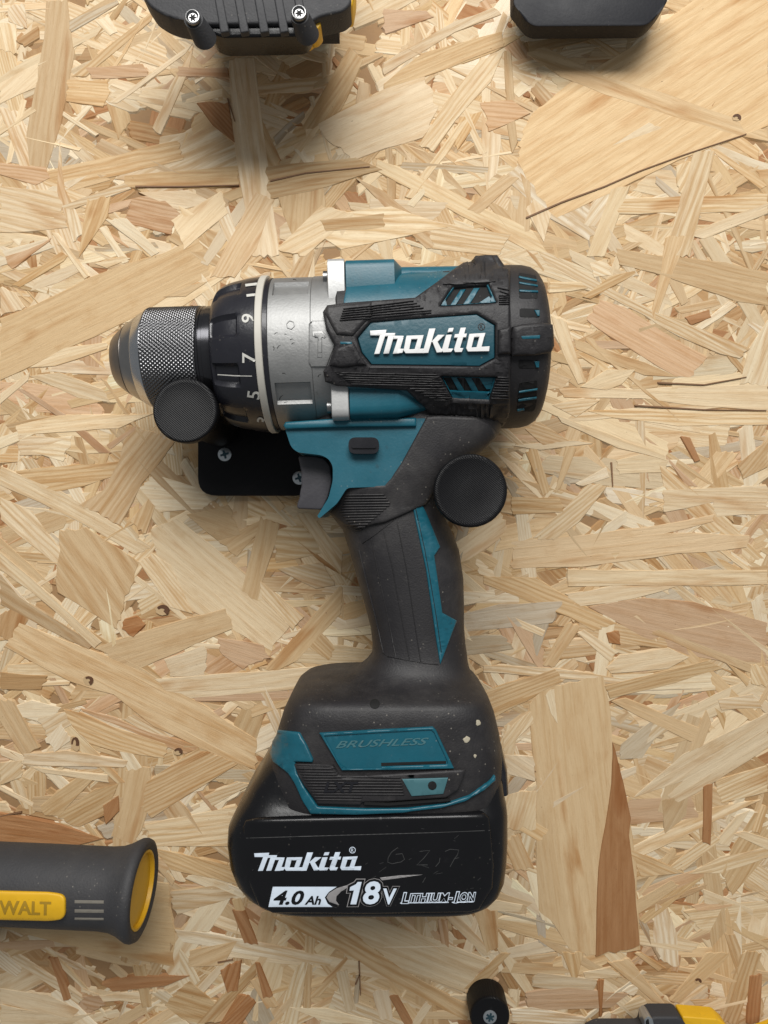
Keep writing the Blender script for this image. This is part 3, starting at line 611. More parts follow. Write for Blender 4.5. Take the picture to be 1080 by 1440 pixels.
fl_l = ridge([(470, 19.2, 10.4, 13, 13.6, 8), (471, 19.5, 10.9, 13, 14.1, 8), (491.5, 19.5, 10.9, 13, 14.1, 8), (492.5, 19.4, 10.6, 13, 13.8, 8)], -1)
obj('flange_ear', fl_u, M['bright'], drill)
obj('flange_ear', fl_l, M['bright'], drill)
ear_b = ridge([(446, 16, 6, -6, 6, 3), (452, 20, 9.5, -8, 8, 4), (480, 21, 10.5, -8, 9, 5)], 1)
obj('flange_ear', ear_b, M['bright'], drill)
for sv, vc in ((1, 25.5), (-1, 24.6)):
    c = AX.at(S(463), sv * vc, 18.4)
    s = obj('housing_screw', cyl(c, AX.d, 2.6, 4.6, 20, .5), M['tin'], drill)
    obj('screw_sleeve', cyl(AX.at(S(455), sv * (vc - 4.5), 16), AX.d, 3.6, 7, 20, .8), M['silver'], drill)
# grip loft: shoulder, handle, foot in one skin
def hsec(py, xl, xr, dh, e=2.6, n=64):
    v = P(0, py, HM).y; a = (xl - CX) * K; b = (xr - CX) * K
    return super_ring(n, (b - a) / 2, dh, e, lambda q, r: Vector(((a + b) / 2 + q, v, HM + r)))
def usec(v, a, b, dh, e=3.0, n=64, hc=HM): return super_ring(n, (b - a) / 2, dh, e, lambda q, r: Vector(((a + b) / 2 + q, v, hc + r)))
def slope(sec, k, u0=0.0):
    """tilt a section: v changes with u, so the foot follows the drill's lean"""
    return [Vector((p.x, p.y + k * (p.x - u0), p.z)) for p in sec]
grip_secs = [hsec(572, 470, 703, 19, 3.4), hsec(596, 440, 705, 19.6, 3.4), hsec(612, 440, 699, 19.6, 3.4), hsec(625, 446, 688, 19.5, 3.3), hsec(645, 458, 660, 19.3, 3.2), hsec(668, 468, 636, 19, 3), hsec(690, 466, 622, 18.2, 2.7), hsec(712, 463, 619, 17, 2.4), hsec(727, 468, 624, 16.8, 2.3), hsec(745, 482, 634, 16.8, 2.3), hsec(773, 491, 645, 16.8, 2.3), hsec(812, 502, 651, 16.8, 2.3), hsec(850, 513, 652, 16.8, 2.3), hsec(880, 521, 652, 16.9, 2.3), hsec(905, 524, 654, 17.2, 2.3), hsec(918, 523, 656, 17.8, 2.4),
   usec(-61.5, -7.5, 34.4, 18.6, 2.5), usec(-64.5, -11, 35.2, 20.5, 2.7), usec(-66.8, -15.5, 36.2, 24, 3), usec(-68.2, -24, 37.2, 29.5, 3.8), usec(-69.2, -31.5, 38.4, 33.8, 4.5), usec(-70.2, -34.5, 39.4, 36, 4.8), usec(-72, -36.8, 40.8, 37.3, 4.8), usec(-77, -39.2, 42.8, 37.9, 4.7),
   usec(-86, -42, 45, 38, 4.6), usec(-95, -44, 46, 38.2, 4.6), usec(-107.5, -44.8, 45.6, 38.2, 4.6), usec(-109.6, -44.4, 45, 37.7, 4.6)]
grip_vf = loft(grip_secs)
obj('handle', grip_vf, M['rubber'], drill, sharp=60)
# teal trigger housing
th = [(399, 597), (403, 593), (480, 592), (600, 588), (602, 600), (572, 645), (546, 684), (488, 686), (474, 708), (449, 729), (446, 726), (462, 700), (468, 676), (468, 655), (462, 645), (452, 640), (418, 636), (409, 628)]
th_vf = prism(px_outline(round_poly(th, 5, 3), HM + 19.6), HM - 19.6, HM + 19.6, 2.2, 4, back=True)
obj('trigger_housing', th_vf, M['teal'], drill, sharp=50)
seat = prism(px_outline([(402, 604), (399, 599), (402, 594), (490, 588), (585, 588), (585, 600), (490, 601)], HM + 19.6), HM - 15, HM + 21.5, .8, 2)
obj('housing_lip', seat, M['teal'], drill, sharp=50)
neck = lathe_px([(402, 86), (404, 101), (408, 106.5), (470, 107.5), (474, 104)], 120)
# trigger
tr = [(419, 641), (440, 641), (456, 644), (465, 655), (467, 676), (462, 697), (453, 717), (419, 715.5), (417, 712), (421, 700), (424, 683), (424, 665)]
obj('trigger', prism(px_outline(round_poly(tr, 4, 3), HM + 10), HM - 10, HM + 10, 2.6, 4, back=True), M['trigger'], drill, sharp=50)
# direction switch
sw = round_poly([(490, 615), (533, 615), (533, 638), (490, 638)], 11, 6)
swo = obj('direction_switch', prism(px_outline(sw, HM + 23.2), HM - 23, HM + 23.2, 1.4, 3), M['gloss'], drill, sharp=50)
obj('switch_ridge', prism(px_outline(round_poly([(494, 625), (529, 624), (529, 630), (495, 630)], 2, 2), HM + 23.9), HM + 21, HM + 23.9, .5, 2), M['gloss'], swo)
virt = loft([motor_sec(x, 31.3, 32.4, 2.4) for x in (430, 500, 600, 660, 705)])
motor_s = Surf([virt, up_t, bump_vf, lo_t])
def z2(l, ox=440, oy=340, s=3.0): return [(ox + l[i] / s, oy + l[i + 1] / s) for i in range(0, len(l), 2)]
# rubber overmould with openings for the vents and the name plate
plate_poly = z2([187, 410, 245, 342, 690, 311, 766, 356, 766, 490, 702, 524, 246, 519, 206, 470])
v_up = z2([537, 276, 590, 196, 738, 186, 770, 262])
v_lo = z2([540, 566, 770, 570, 742, 660, 586, 655])
om = z2([42, 300, 60, 272, 130, 262, 430, 240, 520, 178, 600, 120, 676, 70, 700, 64, 758, 62, 786, 114, 832, 120, 832, 770, 790, 775, 740, 742, 600, 735, 486, 722, 472, 700, 395, 625, 100, 606, 52, 590, 44, 545, 66, 520, 92, 440, 56, 372])
over_vf = drape(motor_s, om, 1.7, 4, 6, 1.5, holes=[plate_poly, v_up, v_lo], smooth=5, low=-.6)
over = obj('grip_overmould', over_vf, M['rubber'], drill, sharp=45)
side_s = Surf([core_vf])
obj('upper_shell', drape(side_s, z2([152, 150, 345, 150, 400, 80, 560, 62, 640, 72, 600, 150, 520, 205, 440, 262, 130, 285, 130, 250]), .5, 1, 6, .8), M['teal'], drill)
obj('lower_shell', drape(side_s, z2([140, 590, 400, 600, 500, 690, 500, 740, 140, 745]), .5, 1, 8, .6), M['teal'], drill)
def ins(poly, k):
    c = sum((Vector(p) for p in poly), Vector((0, 0))) / len(poly); return [tuple(c + (Vector(p) - c) * k) for p in poly]
np_vf = drape(side_s, ins(plate_poly, .996), 1.5, 1.5, 8, .5)
nameplate = obj('name_plate', np_vf, M['tealdark'], drill)
np_s = Surf([np_vf])
# raised cheek ahead of the plate and the ridge behind it
ridge_vfs = []
for q, o_ in (([50, 310, 62, 280, 140, 272, 250, 262, 250, 325, 225, 345, 170, 405, 100, 400, 84, 372], 2.6), ([70, 522, 98, 450, 172, 425, 200, 475, 230, 520, 120, 532], 2.6), ([775, 375, 832, 360, 832, 475, 775, 480], 3.4)):
    ridge_vfs.append(drape(motor_s, z2(q), o_, 5, 7, .2, smooth=3)); obj('grip_ridge', ridge_vfs[-1], M['rubber'], drill, sharp=50)
over_s = Surf([over_vf] + ridge_vfs)
obj('indicator_slot', drape(over_s, z2([115, 422, 163, 422, 166, 432, 117, 432]), .2, .4, 6, .3), M['teal'], drill)
# vents: black panel painting the shade of the opening, teal rim and slats
def vent(surf, poly, slats, rim=2.6, lift=.9, base=.15):
    hole = obj('vent', drape(surf, poly, base, .5, 8, .3, smooth=1), M['hole'], drill)
    c = sum((Vector(p) for p in poly), Vector((0, 0))) / len(poly)
    outer = [tuple(c + (Vector(p) - c) * 1.02) for p in poly]
    inner = [tuple(Vector(p) + (c - Vector(p)).normalized() * rim) for p in poly]
    if rim: obj('vent_rim', drape(surf, outer, lift + .3, .8, 8, 1.0, holes=[inner], smooth=1), M['teal'], hole)
    for s_ in slats: obj('vent_slat', drape(surf, s_, lift - .3, .7, 8, 1.0, smooth=1), M['teal'], hole)
    return hole
vent(side_s, v_up, [z2([577, 272, 622, 206, 646, 203, 602, 270]), z2([632, 268, 678, 199, 704, 198, 662, 266]), z2([690, 266, 742, 232, 768, 258, 764, 262])])
vent(side_s, v_lo, [z2([582, 570, 606, 570, 654, 654, 628, 654]), z2([640, 572, 668, 572, 712, 656, 686, 656]), z2([700, 572, 766, 574, 752, 620, 730, 620])])
# fine grip ribs
def ribs(lines, wd, off=.5, surf=None, parent=over, name='grip_ribs'):
    return obj(name, join([drape(surf or over_s, strip(l, wd), off, .8, 9, .4) for l in lines]), M['rubber'], parent, sharp=50)
ln = []
for k in range(6):
    y = 262 + k * 9.6; ln.append(z2([128 - k * 3, y + 22, 300, y + 4 + k * .6, 425 + k * 14 if k < 4 else 500, y - 12 + k * .4]))
for k in range(4): ln.append(z2([548 - k * 22, 168 + k * 16 + 12, 770 + 8 * k, 168 + k * 5 if k < 1 else 182 + 20 * k - 14]) if k < 1 else z2([768 + 10 * k, 178 + 16 * k, 826, 190 + 16 * k]))
for k in range(5): ln.append(z2([784, 246 + 0 * k + 9 * (k - 2), 828, 246 + 9 * (k - 2)]))
for k in range(6): ln.append(z2([100 + 12 * k, 552 + k * 9.5, 400 + 6 * k, 558 + 9.5 * k, 525 + 7 * k, 560 + 9.5 * k]))
for k in range(6): ln.append(z2([410 + 20 * k, 618 + k * 9.5, 560 + 6 * k, 620 + 9.5 * k]))
for k in range(9): ln.append(z2([778 - 3 * k, 570 + 11 * k, 826, 572 + 11 * k]))
ribs(ln, 1.6, .55)
# name in raised letters
LOGO = [[(58, 148), (192, 140), (182, 186), (62, 186)], [(140, 180), (187, 170), (135, 330), (92, 333)], [(180, 166), (262, 165), (256, 190), (172, 194)], [(205, 186), (252, 186), (210, 328), (165, 330)], [(250, 187), (330, 188), (322, 214), (244, 214)], [(282, 205), (326, 205), (290, 327), (240, 330)], [(285, 288), (332, 290), (318, 322), (270, 328)],
 [(350, 187), (488, 182), (480, 213), (342, 217)], [(346, 200), (392, 205), (372, 296), (380, 325), (342, 326), (326, 302)], [(440, 206), (482, 206), (448, 325), (404, 325)], [(336, 294), (490, 288), (480, 324), (342, 326)],
 [(530, 132), (582, 130), (524, 322), (477, 325)], [(545, 238), (600, 180), (657, 180), (594, 240)], [(556, 238), (598, 234), (627, 290), (645, 288), (632, 316), (590, 320)],
 [(686, 128), (728, 125), (718, 156), (675, 160)], [(665, 181), (712, 178), (682, 288), (724, 288), (706, 315), (640, 318), (630, 300)],
 [(780, 125), (825, 123), (777, 284), (805, 284), (790, 315), (736, 316), (727, 296)], [(735, 175), (833, 170), (825, 201), (727, 204)],
 [(850, 173), (980, 165), (971, 196), (842, 201)], [(848, 185), (893, 185), (868, 282), (870, 307), (836, 308), (824, 286)], [(932, 190), (971, 190), (940, 306), (898, 308)], [(834, 282), (1013, 268), (1008, 308), (838, 311)]]
def logo(surf, fn, off, mat, parent, bev, skirt, name, low=0):
    ps = []
    for i, q in enumerate(LOGO):
        ps.append(drape(surf, [fn(*p) for p in q], off + .012 * i, bev, 9, skirt, smooth=0, low=low))
    return obj(name, join(ps), mat, parent, sharp=40)
plate_s = side_s
logo(np_s, lambda x, y: (510 + x / 5.684, 440 + y / 5.684), 1.15, M['white'], nameplate, .5, .3, 'raised_lettering', .7)
def circle_px(cx, cy, r, n=22): return [(cx + r * math.cos(2 * math.pi * i / n), cy + r * math.sin(2 * math.pi * i / n)) for i in range(n)]
obj('registered_mark', join([drape(np_s, circle_px(677, 459.7, 5.2), .3, .3, 6, .2, holes=[circle_px(677, 459.7, 4.0)]), text_vf(np_s, 'R', (674.9, 457, 679.2, 462.4), .25)]), M['rubber'], nameplate)
# rear windows
cap_s = Surf([cap_vf])
def win(q, slats, rim=0, rnd=3): return vent(cap_s, round_poly(z2(q), rnd, 3), [z2(s_) for s_ in slats], rim=0, lift=.9, base=.16)
win([868, 130, 942, 143, 949, 240, 870, 240], [[868, 148, 943, 163, 944, 170, 868, 156], [869, 172, 947, 185, 948, 192, 869, 180], [870, 205, 949, 209, 949, 217, 870, 214]])
win([872, 281, 956, 283, 955, 320, 872, 318], [[932, 290, 955, 290, 955, 316, 946, 316]])
win([868, 497, 955, 500, 953, 534, 868, 534], [[932, 503, 954, 503, 952, 530, 940, 530]])
win([870, 594, 947, 582, 942, 690, 932, 716, 860, 716], [[868, 628, 946, 617, 945, 625, 868, 636], [866, 662, 943, 652, 942, 661, 866, 671], [860, 704, 890, 698, 892, 708, 862, 714]])
rg_vf = drape(cap_s, z2([838, 362, 880, 352, 960, 346, 994, 352, 997, 380, 1000, 440, 990, 468, 930, 480, 838, 482]), 3.0, 6, 7, .5, smooth=2)
rg = obj('cap_ridge', rg_vf, M['rubber'], drill)
obj('cap_slot', drape(Surf([rg_vf]), z2([878, 398, 958, 394, 956, 408, 884, 410]), .15, .4, 8, .3), M['teal'], rg)
for q in ([838, 130, 846, 116, 862, 128, 862, 245, 838, 250], [838, 590, 856, 590, 852, 720, 838, 730]): pass
# seam of the cap
obj('cap_seam', lathe_px([(696.5, 108), (696.6, 111.9), (698.2, 111.9), (698.3, 108)], 96), M['hole'], drill)
# gearbox marks
gear_s = Surf([gear_vf, fl_vf])
z1 = lambda l: z2(l, 280, 360, 4.909)
ham = z1([780, 522, 850, 518, 880, 545, 880, 572, 860, 560, 852, 560, 852, 700, 815, 702, 818, 562, 785, 562])
obj('hammer_emblem', join([drape(gear_s, ham, .75, .8, 8, .3), drape(gear_s, ins(ham, .74), .9, .5, 8, .2)]), M['silver'], gear)
obj('flange_pad', drape(gear_s, z1([757, 470, 780, 450, 900, 448, 945, 600, 880, 765, 775, 765, 757, 735]), .6, 1.5, 7, .4), M['silver'], gear)
hx = [(408.5 + 6.4 * math.cos(math.pi / 3 * i + .3), 457 + 6.8 * math.sin(math.pi / 3 * i + .3)) for i in range(6)]
obj('casting_mark', drape(gear_s, hx, .25, .4, 6, .2, holes=[ins(hx, .8)]), M['silver'], gear)
sc_ = []
for (x, y, L, a_) in ((390, 490, 7, 1.2), (386, 470, 5, .9), (384, 487, 6, -1.1), (408, 478, 5, .6), (410, 484, 5, .8), (397, 525, 5, .1), (393, 562, 8, 1.3), (397, 570, 9, 1.0), (447, 530, 6, 1.1), (412, 393, 5, .1), (400, 470, 3, .2)):
    sc_.append(drape(gear_s, strip([(x, y), (x + L * math.cos(a_) * .6, y - L * math.sin(a_) * .5), (x + L * math.cos(a_ - .4), y - L * math.sin(a_ - .4))], 1.2, .5), .06, .2, 8, .05))
tag(obj('scuff_marks', join(sc_), M['hole'], gear, flat=True), kind='stuff')
# torque numbers
ring_s = Surf([lathe_px(ringp, 120)])
for tx, (x, y, hw, hh) in (('11', (356, 408, 9, 10)), ('9', (349, 448, 6.2, 9)), ('7', (350, 503, 7.2, 9)), ('5', (357, 555, 5.5, 9)), ('3', (370, 591, 4, 8.5))):
    obj('torque_number', text_vf(ring_s, tx, (x - hw, y - hh, x + hw, y + hh), .28, 0, 0, {'3': 72, '5': 82, '11': 97}.get(tx, 90) , .012), M['number'], ring, flat=True)
obj('ring_joint', drape(ring_s, strip([(306, 527), (330, 528.5), (362, 529)], 1.1), .22, .3, 8, .2), M['number'], ring)
# handle details
grip_s = Surf([grip_vf, th_vf])
z3 = lambda l: z2(l, 390, 540, 3.0857)
shoulder = z3([648, 142, 700, 138, 860, 146, 915, 172, 938, 205, 940, 225, 900, 268, 830, 330, 700, 420, 640, 520, 560, 560, 470, 600, 360, 620, 300, 610, 235, 562, 215, 560, 240, 520, 270, 470, 300, 440, 465, 436, 492, 410, 540, 340, 600, 230])
sh_vf = drape(Surf([grip_vf]), shoulder, 1.5, 4, 6, 1.0, low=.2)
obj('shoulder_overmould', sh_vf, M['rubber'], drill, sharp=50)
sh_s = Surf([sh_vf, grip_vf])
gs2 = Surf([grip_vf])
pent = z3([300, 478, 460, 475, 494, 522, 352, 648, 270, 556])
pp = []
for k in range(14):
    y = 482 + k * 11.6
    def span(yy):
        xs_ = []
        q = [(300, 478), (460, 475), (494, 522), (352, 648), (270, 556)]
        for i in range(5):
            (xa, ya), (xb, yb) = q[i], q[(i + 1) % 5]
            if (ya - yy) * (yb - yy) < 0: xs_.append(xa + (xb - xa) * (yy - ya) / (yb - ya))
        return (min(xs_), max(xs_)) if len(xs_) > 1 else None
    s_ = span(y)
    if s_ and s_[1] - s_[0] > 10: pp.append(drape(sh_s, strip(z3([s_[0], y, s_[1], y - 2]), 2.2), .5, 1.0, 8, .4))
obj('thumb_ribs', join(pp), M['rubber'], drill, sharp=60)
tl = z3([585, 528, 618, 505, 645, 560, 705, 708, 680, 745, 698, 870, 715, 992, 776, 1026, 742, 1120, 706, 1218, 690, 1120, 645, 810])
ti_vf = drape(gs2, tl, .75, 2.2, 6, .5, smooth=1)
ti = obj('handle_inlay', ti_vf, M['teal'], drill, sharp=50)
obj('inlay_groove', drape(Surf([ti_vf]), strip(z3([600, 540, 640, 720, 660, 830, 690, 1010, 712, 1165]), 1.0), .08, .2, 8, .1), M['hole'], ti)
gl = [z3(q) for q in ([355, 720, 385, 850, 425, 1010, 460, 1165, 480, 1182, 640, 1212, 700, 1218], [408, 670, 440, 830, 480, 1010, 516, 1192], [462, 640, 500, 800, 540, 1020, 574, 1200], [520, 600, 560, 800, 590, 1000, 622, 1205], [370, 690, 410, 664, 550, 556])]
obj('grip_lines', join([drape(gs2, strip(l, 1.3), .28, .7, 8, .1, smooth=1) for l in gl]), M['rubber'], drill, sharp=60)
# foot panels
foot_s = gs2
z4 = lambda l: z2(l, 360, 880, 3.0)
rim_ = z4([62, 432, 110, 440, 185, 448, 215, 500, 243, 562, 240, 574, 168, 572, 178, 620, 208, 680, 250, 742, 262, 760, 450, 768, 640, 766, 800, 746, 900, 712, 985, 650, 1002, 628, 1004, 650, 960, 690, 880, 738, 780, 766, 620, 784, 420, 792, 232, 788, 200, 740, 165, 660, 140, 620, 80, 575, 64, 540, 60, 480])
obj('foot_trim', drape(foot_s, rim_, 1.2, 2, 7, .8, smooth=1), M['teal'], drill, sharp=50)
lab = z4([270, 450, 500, 436, 745, 424, 758, 436, 834, 598, 600, 604, 362, 606])
lab_in = z4([292, 462, 500, 449, 738, 436, 748, 446, 806, 572, 806, 580, 530, 590, 526, 596, 364, 598])
lab_vf = drape(foot_s, lab, .9, 2, 8, .5, smooth=1)
frame = obj('label_panel', lab_vf, M['teal'], drill, sharp=50)
lab_s = Surf([lab_vf])
fr2 = drape(foot_s, lab, 1.45, 1, 8, .2, holes=[lab_in], smooth=1)
obj('label_frame', fr2, M['teal'], frame, sharp=50)
obj('label_slot', drape(lab_s, z4([528, 578, 802, 570, 802, 582, 528, 592]), .15, .2, 8, .2), M['hole'], frame)
obj('raised_lettering', text_vf(lab_s, 'BRUSHLESS', (360 + 335 / 3, 880 + 478 / 3, 360 + 730 / 3, 880 + 508 / 3), .25, .45, .0, 2.2, .012), M['tealgrey'], frame, flat=True)
pad = z4([166, 580, 325, 580, 352, 622, 372, 632, 880, 600, 872, 640, 850, 690, 800, 722, 560, 738, 450, 740, 440, 752, 262, 748, 240, 715, 205, 670, 180, 625])
pad_vf = drape(foot_s, pad, 1.6, 3, 7, .6, smooth=2)
obj('ribbed_pad', pad_vf, M['rubber'], drill, sharp=50)
pad_s = Surf([pad_vf])
rl = []
for k in range(13):
    y = 588 + 12 * k; x_a = 172 + max(0, (y - 600)) * .62; x_b = 325 + (y - 580) * .6 if y < 625 else (612 + (y - 640) * .2 if y < 716 else 450 - (y - 716) * .2)
    if y < 625: x_b = 322 + (y - 580) * .5
    rl.append(drape(pad_s, strip(z4([x_a, y, x_b, y + 2]), 2.0), .5, .9, 9, .4))
obj('pad_ribs', join(rl), M['rubber'], drill, sharp=60)
obj('raised_lettering', text_vf(pad_s, 'LXT', (360 + 286 / 3, 880 + 655 / 3, 360 + 432 / 3, 880 + 700 / 3), .8, .25, 0, 0, .03), M['gloss'], drill, flat=True)
tabp = z4([616, 646, 810, 640, 790, 708, 656, 718])
tab = obj('clip_plate', drape(pad_s, tabp, .5, .8, 8, .3), M['tealgrey'], drill)
obj('clip_hole', drape(pad_s, circle_px(360 + 743 / 3, 880 + 671 / 3, 6), .75, .3, 5, .1, low=.7), M['hole'], tab)
obj('foot_slot', drape(foot_s, z4([458, 736, 560, 742, 815, 724, 820, 732, 560, 752, 455, 748]), 1.7, .4, 8, .2, smooth=1), M['hole'], drill)
obj('screw_pit', drape(foot_s, circle_px(527, 990, 7), .2, 1, 5, .2), M['hole'], drill)
for (x, y, rx, ry) in ((672, 1016.5, 3.4, 5.2), (656, 1040, 5, 4.6), (668, 1063, 2, 3)):
    q = [(x + rx * math.cos(t) * random.uniform(.7, 1.15), y + ry * math.sin(t) * random.uniform(.7, 1.15)) for t in [i * math.pi / 6 for i in range(12)]]
    obj('paint_fleck', drape(foot_s, q, .35, 1, 4, .1), M['putty'], drill)
# battery
bat_secs = [usec(-92, -42, 43, 31, 4), usec(-97, -46.5, 44.5, 33, 5.5), usec(-103, -50.2, 45.8, 34.4, 6.5), usec(-108.2, -53, 46.2, 35.6, 7), usec(-110.2, -54.4, 46.6, 37.8, 7), usec(-114, -56.8, 47, 38.6, 7), usec(-118.5, -59.0, 47, 38.8, 7), usec(-124, -59.4, 47, 38.9, 7), usec(-132, -58.4, 46.6, 38.9, 7), usec(-138, -56, 45.8, 38.9, 7), usec(-142, -52.6, 44, 38.8, 7), usec(-144.6, -48.6, 41.4, 38.4, 7), usec(-146, -45, 38.8, 37.6, 7), usec(-146.8, -41, 35, 36, 7)]
bat_vf = loft(bat_secs)
bat = obj('battery', bat_vf, M['black'], drill, sharp=60)
lug = loft([usec(-92, 38, 46.6, 20, 4), usec(-100, 40, 48.3, 22, 4), usec(-108, 40, 48.6, 24, 4)])
obj('battery_latch', lug, M['gloss'], bat)
bs_ = Surf([loft([usec(-100, -57, 47, 38.9, 6.5), usec(-152, -56, 46.5, 38.9, 6.5)])])
z5 = lambda l: z2(l, 310, 1030, 2.5714)
face = z5([78, 345, 90, 318, 130, 311, 500, 303, 700, 298, 955, 292, 972, 306, 978, 350, 990, 480, 985, 560, 935, 640, 900, 650, 560, 656, 190, 654, 140, 630, 100, 540, 84, 430])
fc = obj('battery_face', drape(bs_, face, .9, 6, 6, 2.5, low=-1.2), M['black'], bat, sharp=60)
bf = Surf([(lambda vf: vf)(drape(bs_, face, .9, 6, 6, 2.5, low=-1.2))])
obj('face_seam', drape(bf, strip(z5([92, 382, 500, 370, 780, 362, 975, 354]), .9), .12, .3, 9, .1), M['scratch'], fc)
logo(bf, lambda x, y: (340 + (105 + (x - 58) * .947) / 6, 1180 + (268 + (y + (x - 92) * .026 - 333) * .80 - (x - 92) * .008) / 6), .14, M['print'], fc, .2, .05, 'printed_name')
obj('registered_mark', join([drape(bf, circle_px(495.6, 1195.4, 4.6), .14, .2, 6, .05, holes=[circle_px(495.6, 1195.4, 3.7)]), text_vf(bf, 'R', (493.6, 1192.9, 497.6, 1198), .15)]), M['print'], fc, flat=True)
z6 = lambda l: z2(l, 340, 1180, 6.0); z7 = lambda l: z2(l, 470, 1180, 4.909)
obj('capacity_box', drape(bf, z6([262, 402, 800, 402, 735, 445, 700, 492, 725, 545, 765, 572, 225, 572]), .14, .2, 9, .05), M['print'], fc)
obj('printed_capacity', join([text_vf(bf, '4.0', (340 + 268 / 6, 1180 + 430 / 6, 340 + 528 / 6, 1180 + 552 / 6), .28, .28, 0, 0, .03), text_vf(bf, 'Ah', (340 + 530 / 6, 1180 + 476 / 6, 340 + 670 / 6, 1180 + 550 / 6), .28, .28, 0, 0, .03)]), M['black'], fc, flat=True)
obj('swoosh', drape(bf, z6([900, 385, 800, 415, 735, 455, 715, 492, 740, 530, 822, 556, 795, 520, 800, 480, 840, 440, 890, 410]), .2, .2, 8, .05), M['greyprint'], fc)
obj('swoosh', drape(bf, z7([315, 266, 450, 250, 610, 245, 480, 264, 330, 284]), .2, .2, 8, .05), M['greyprint'], fc)
def outset(poly, d):
    A = sum(poly[i - 1][0] * poly[i][1] - poly[i][0] * poly[i - 1][1] for i in range(len(poly))); sg = -1 if A > 0 else 1; out = []
    for i in range(len(poly)):
        p = Vector(poly[i]); a = (p - Vector(poly[i - 1])).normalized(); b = (Vector(poly[(i + 1) % len(poly)]) - p).normalized()
        q = Vector((-a.y, a.x)) * sg + Vector((-b.y, b.x)) * sg; L = q.length_squared
        out.append(tuple(p + (q * (2 / L) if L > .6 else q.normalized() * 1.8) * d))
    return out
ONE = z7([110, 328, 150, 308, 162, 292, 190, 292, 152, 446, 112, 446, 136, 350, 106, 352])
for lay, (g, mt) in enumerate(((.085, 'greyprint'), (.07, 'black'), (.0, 'print'))):
    obj('printed_voltage', join([drape(bf, outset(ONE, (4.2, 3.2, 0)[lay]), .26 + .1 * lay, .2, 3.5, .05, low=.2 + .1 * lay), text_vf(bf, '8', z7([198, 286])[0] + z7([320, 446])[0], .26, .16, g, 0, .03, .10 * lay), text_vf(bf, 'V', z7([338, 336])[0] + z7([432, 446])[0], .28, .1, g * 1.2, 0, .03, .10 * lay)]), M[mt], fc, flat=True)
for lay, (g, mt) in enumerate(((.05, 'print'), (-.012, 'black'))):
    obj('printed_chemistry', join([text_vf(bf, 'L', z7([466, 368])[0] + z7([512, 440])[0], .24, .25, g, 0, .03, .1 * lay), text_vf(bf, 'ITHIUM-', z7([515, 372])[0] + z7([815, 430])[0], .26, .25, g, 1.2, .02, .1 * lay), text_vf(bf, 'I', z7([828, 362])[0] + z7([862, 436])[0], .24, .25, g, 0, .03, .1 * lay), text_vf(bf, 'ON', z7([868, 366])[0] + z7([975, 426])[0], .28, .25, g, 1.2, .03, .1 * lay)]), M[mt], fc, flat=True)
obj('underline', join([drape(bf, strip(z7([455, 441, 790, 436]), 1.2), .3, .2, 9, .05), drape(bf, strip(z7([812, 436, 962, 432]), 1.2), .3, .2, 9, .05)]), M['print'], fc)
scr = [z7(q) for q in ([440, 58, 395, 90, 372, 130, 370, 160, 400, 170, 460, 158, 485, 140, 470, 100, 425, 105], [590, 85, 660, 78, 620, 130, 570, 178, 645, 178], [700, 190, 725, 160, 730, 130], [765, 85, 800, 70, 860, 75, 850, 110, 830, 135, 800, 190], [830, 135, 860, 128], [610, 300, 630, 265])]
obj('scratched_marks', join([drape(bf, strip(l, .75), .08, .2, 10, .05) for l in scr]), M['scratch'], fc, flat=True)
sc2 = []
for i in range(26):
    x, y = random.uniform(350, 685), random.uniform(1160, 1275); a = random.uniform(-.5, .9); L = random.uniform(2, 13)
    sc2.append(drape(bf, strip([(x, y), (x + L * math.cos(a), y - L * math.sin(a))], .38), .06, .2, 12, .05))
o = obj('fine_scratches', join(sc2), M['scratch'], fc, flat=True); o['kind'] = 'stuff'

# ------------------------------------------------------------------ neighbours cut by the frame
yt = thing('yellow_tool', P(350, 20, 30), 'black and yellow power tool end with two bare screws at the top left', 'power tool')
H1 = 58
bo = [(196, -60), (204, 0), (210, 17), (223, 37), (240, 48), (257, 54), (284, 58), (300, 62), (440, 60), (452, 52), (486, 44), (496, 34), (494, 0), (490, -60)]
obj('rear_shell', prism(px_outline(round_poly(bo, 6, 3), 46), 46, H1, 4, 4), M['grip'], yt, sharp=50)
lip = [(300, 46), (436, 46), (441, 62), (434, 74), (424, 77), (322, 79), (308, 74), (299, 62)]
obj('lower_lip', prism(px_outline(round_poly(lip, 4, 3), 44), 44, H1 - 2, 2.5, 3), M['black'], yt, sharp=50)
obj('body_shell', prism(px_outline(round_poly([(300, 40), (446, 44), (448, 60), (440, 70), (424, 77), (318, 78), (303, 68)], 5, 3), 40), 40, 45, 2, 3), M['yellow'], yt, sharp=50)
obj('side_shell', prism(px_outline(round_poly([(470, -60), (503, -60), (501, 14), (497, 38), (470, 40)], 4, 3), 44), 44, 56, 2, 3), M['yellow'], yt, sharp=50)
obj('lug', prism(px_outline(round_poly([(438, 55), (452, 50), (455, 58), (448, 66), (440, 68)], 3, 3), 45), 45, 55, 1.5, 3), M['yellow'], yt, sharp=50)
obj('hidden_shadow_body', prism([(-84, 212), (-20, 212), (-20, 260), (-84, 260)], 18, 40, 2), M['grip'], yt, sharp=50)  # unseen block behind the tool, added and sized for its wall shadow
obj('hanger', prism([(-75, 236), (-35, 236), (-35, 262), (-75, 262)], .5, 18.5, 1), M['grip'], yt, sharp=50)
for i in range(5):
    x = 300 + i * 28
    obj('rib', prism(px_outline(round_poly([(x, -10), (x + 12, -10), (x + 22, 44), (x + 10, 46)], 2, 2), H1 + .7), H1 - 2, H1 + .7, .6, 2), M['grip'], yt, sharp=50)
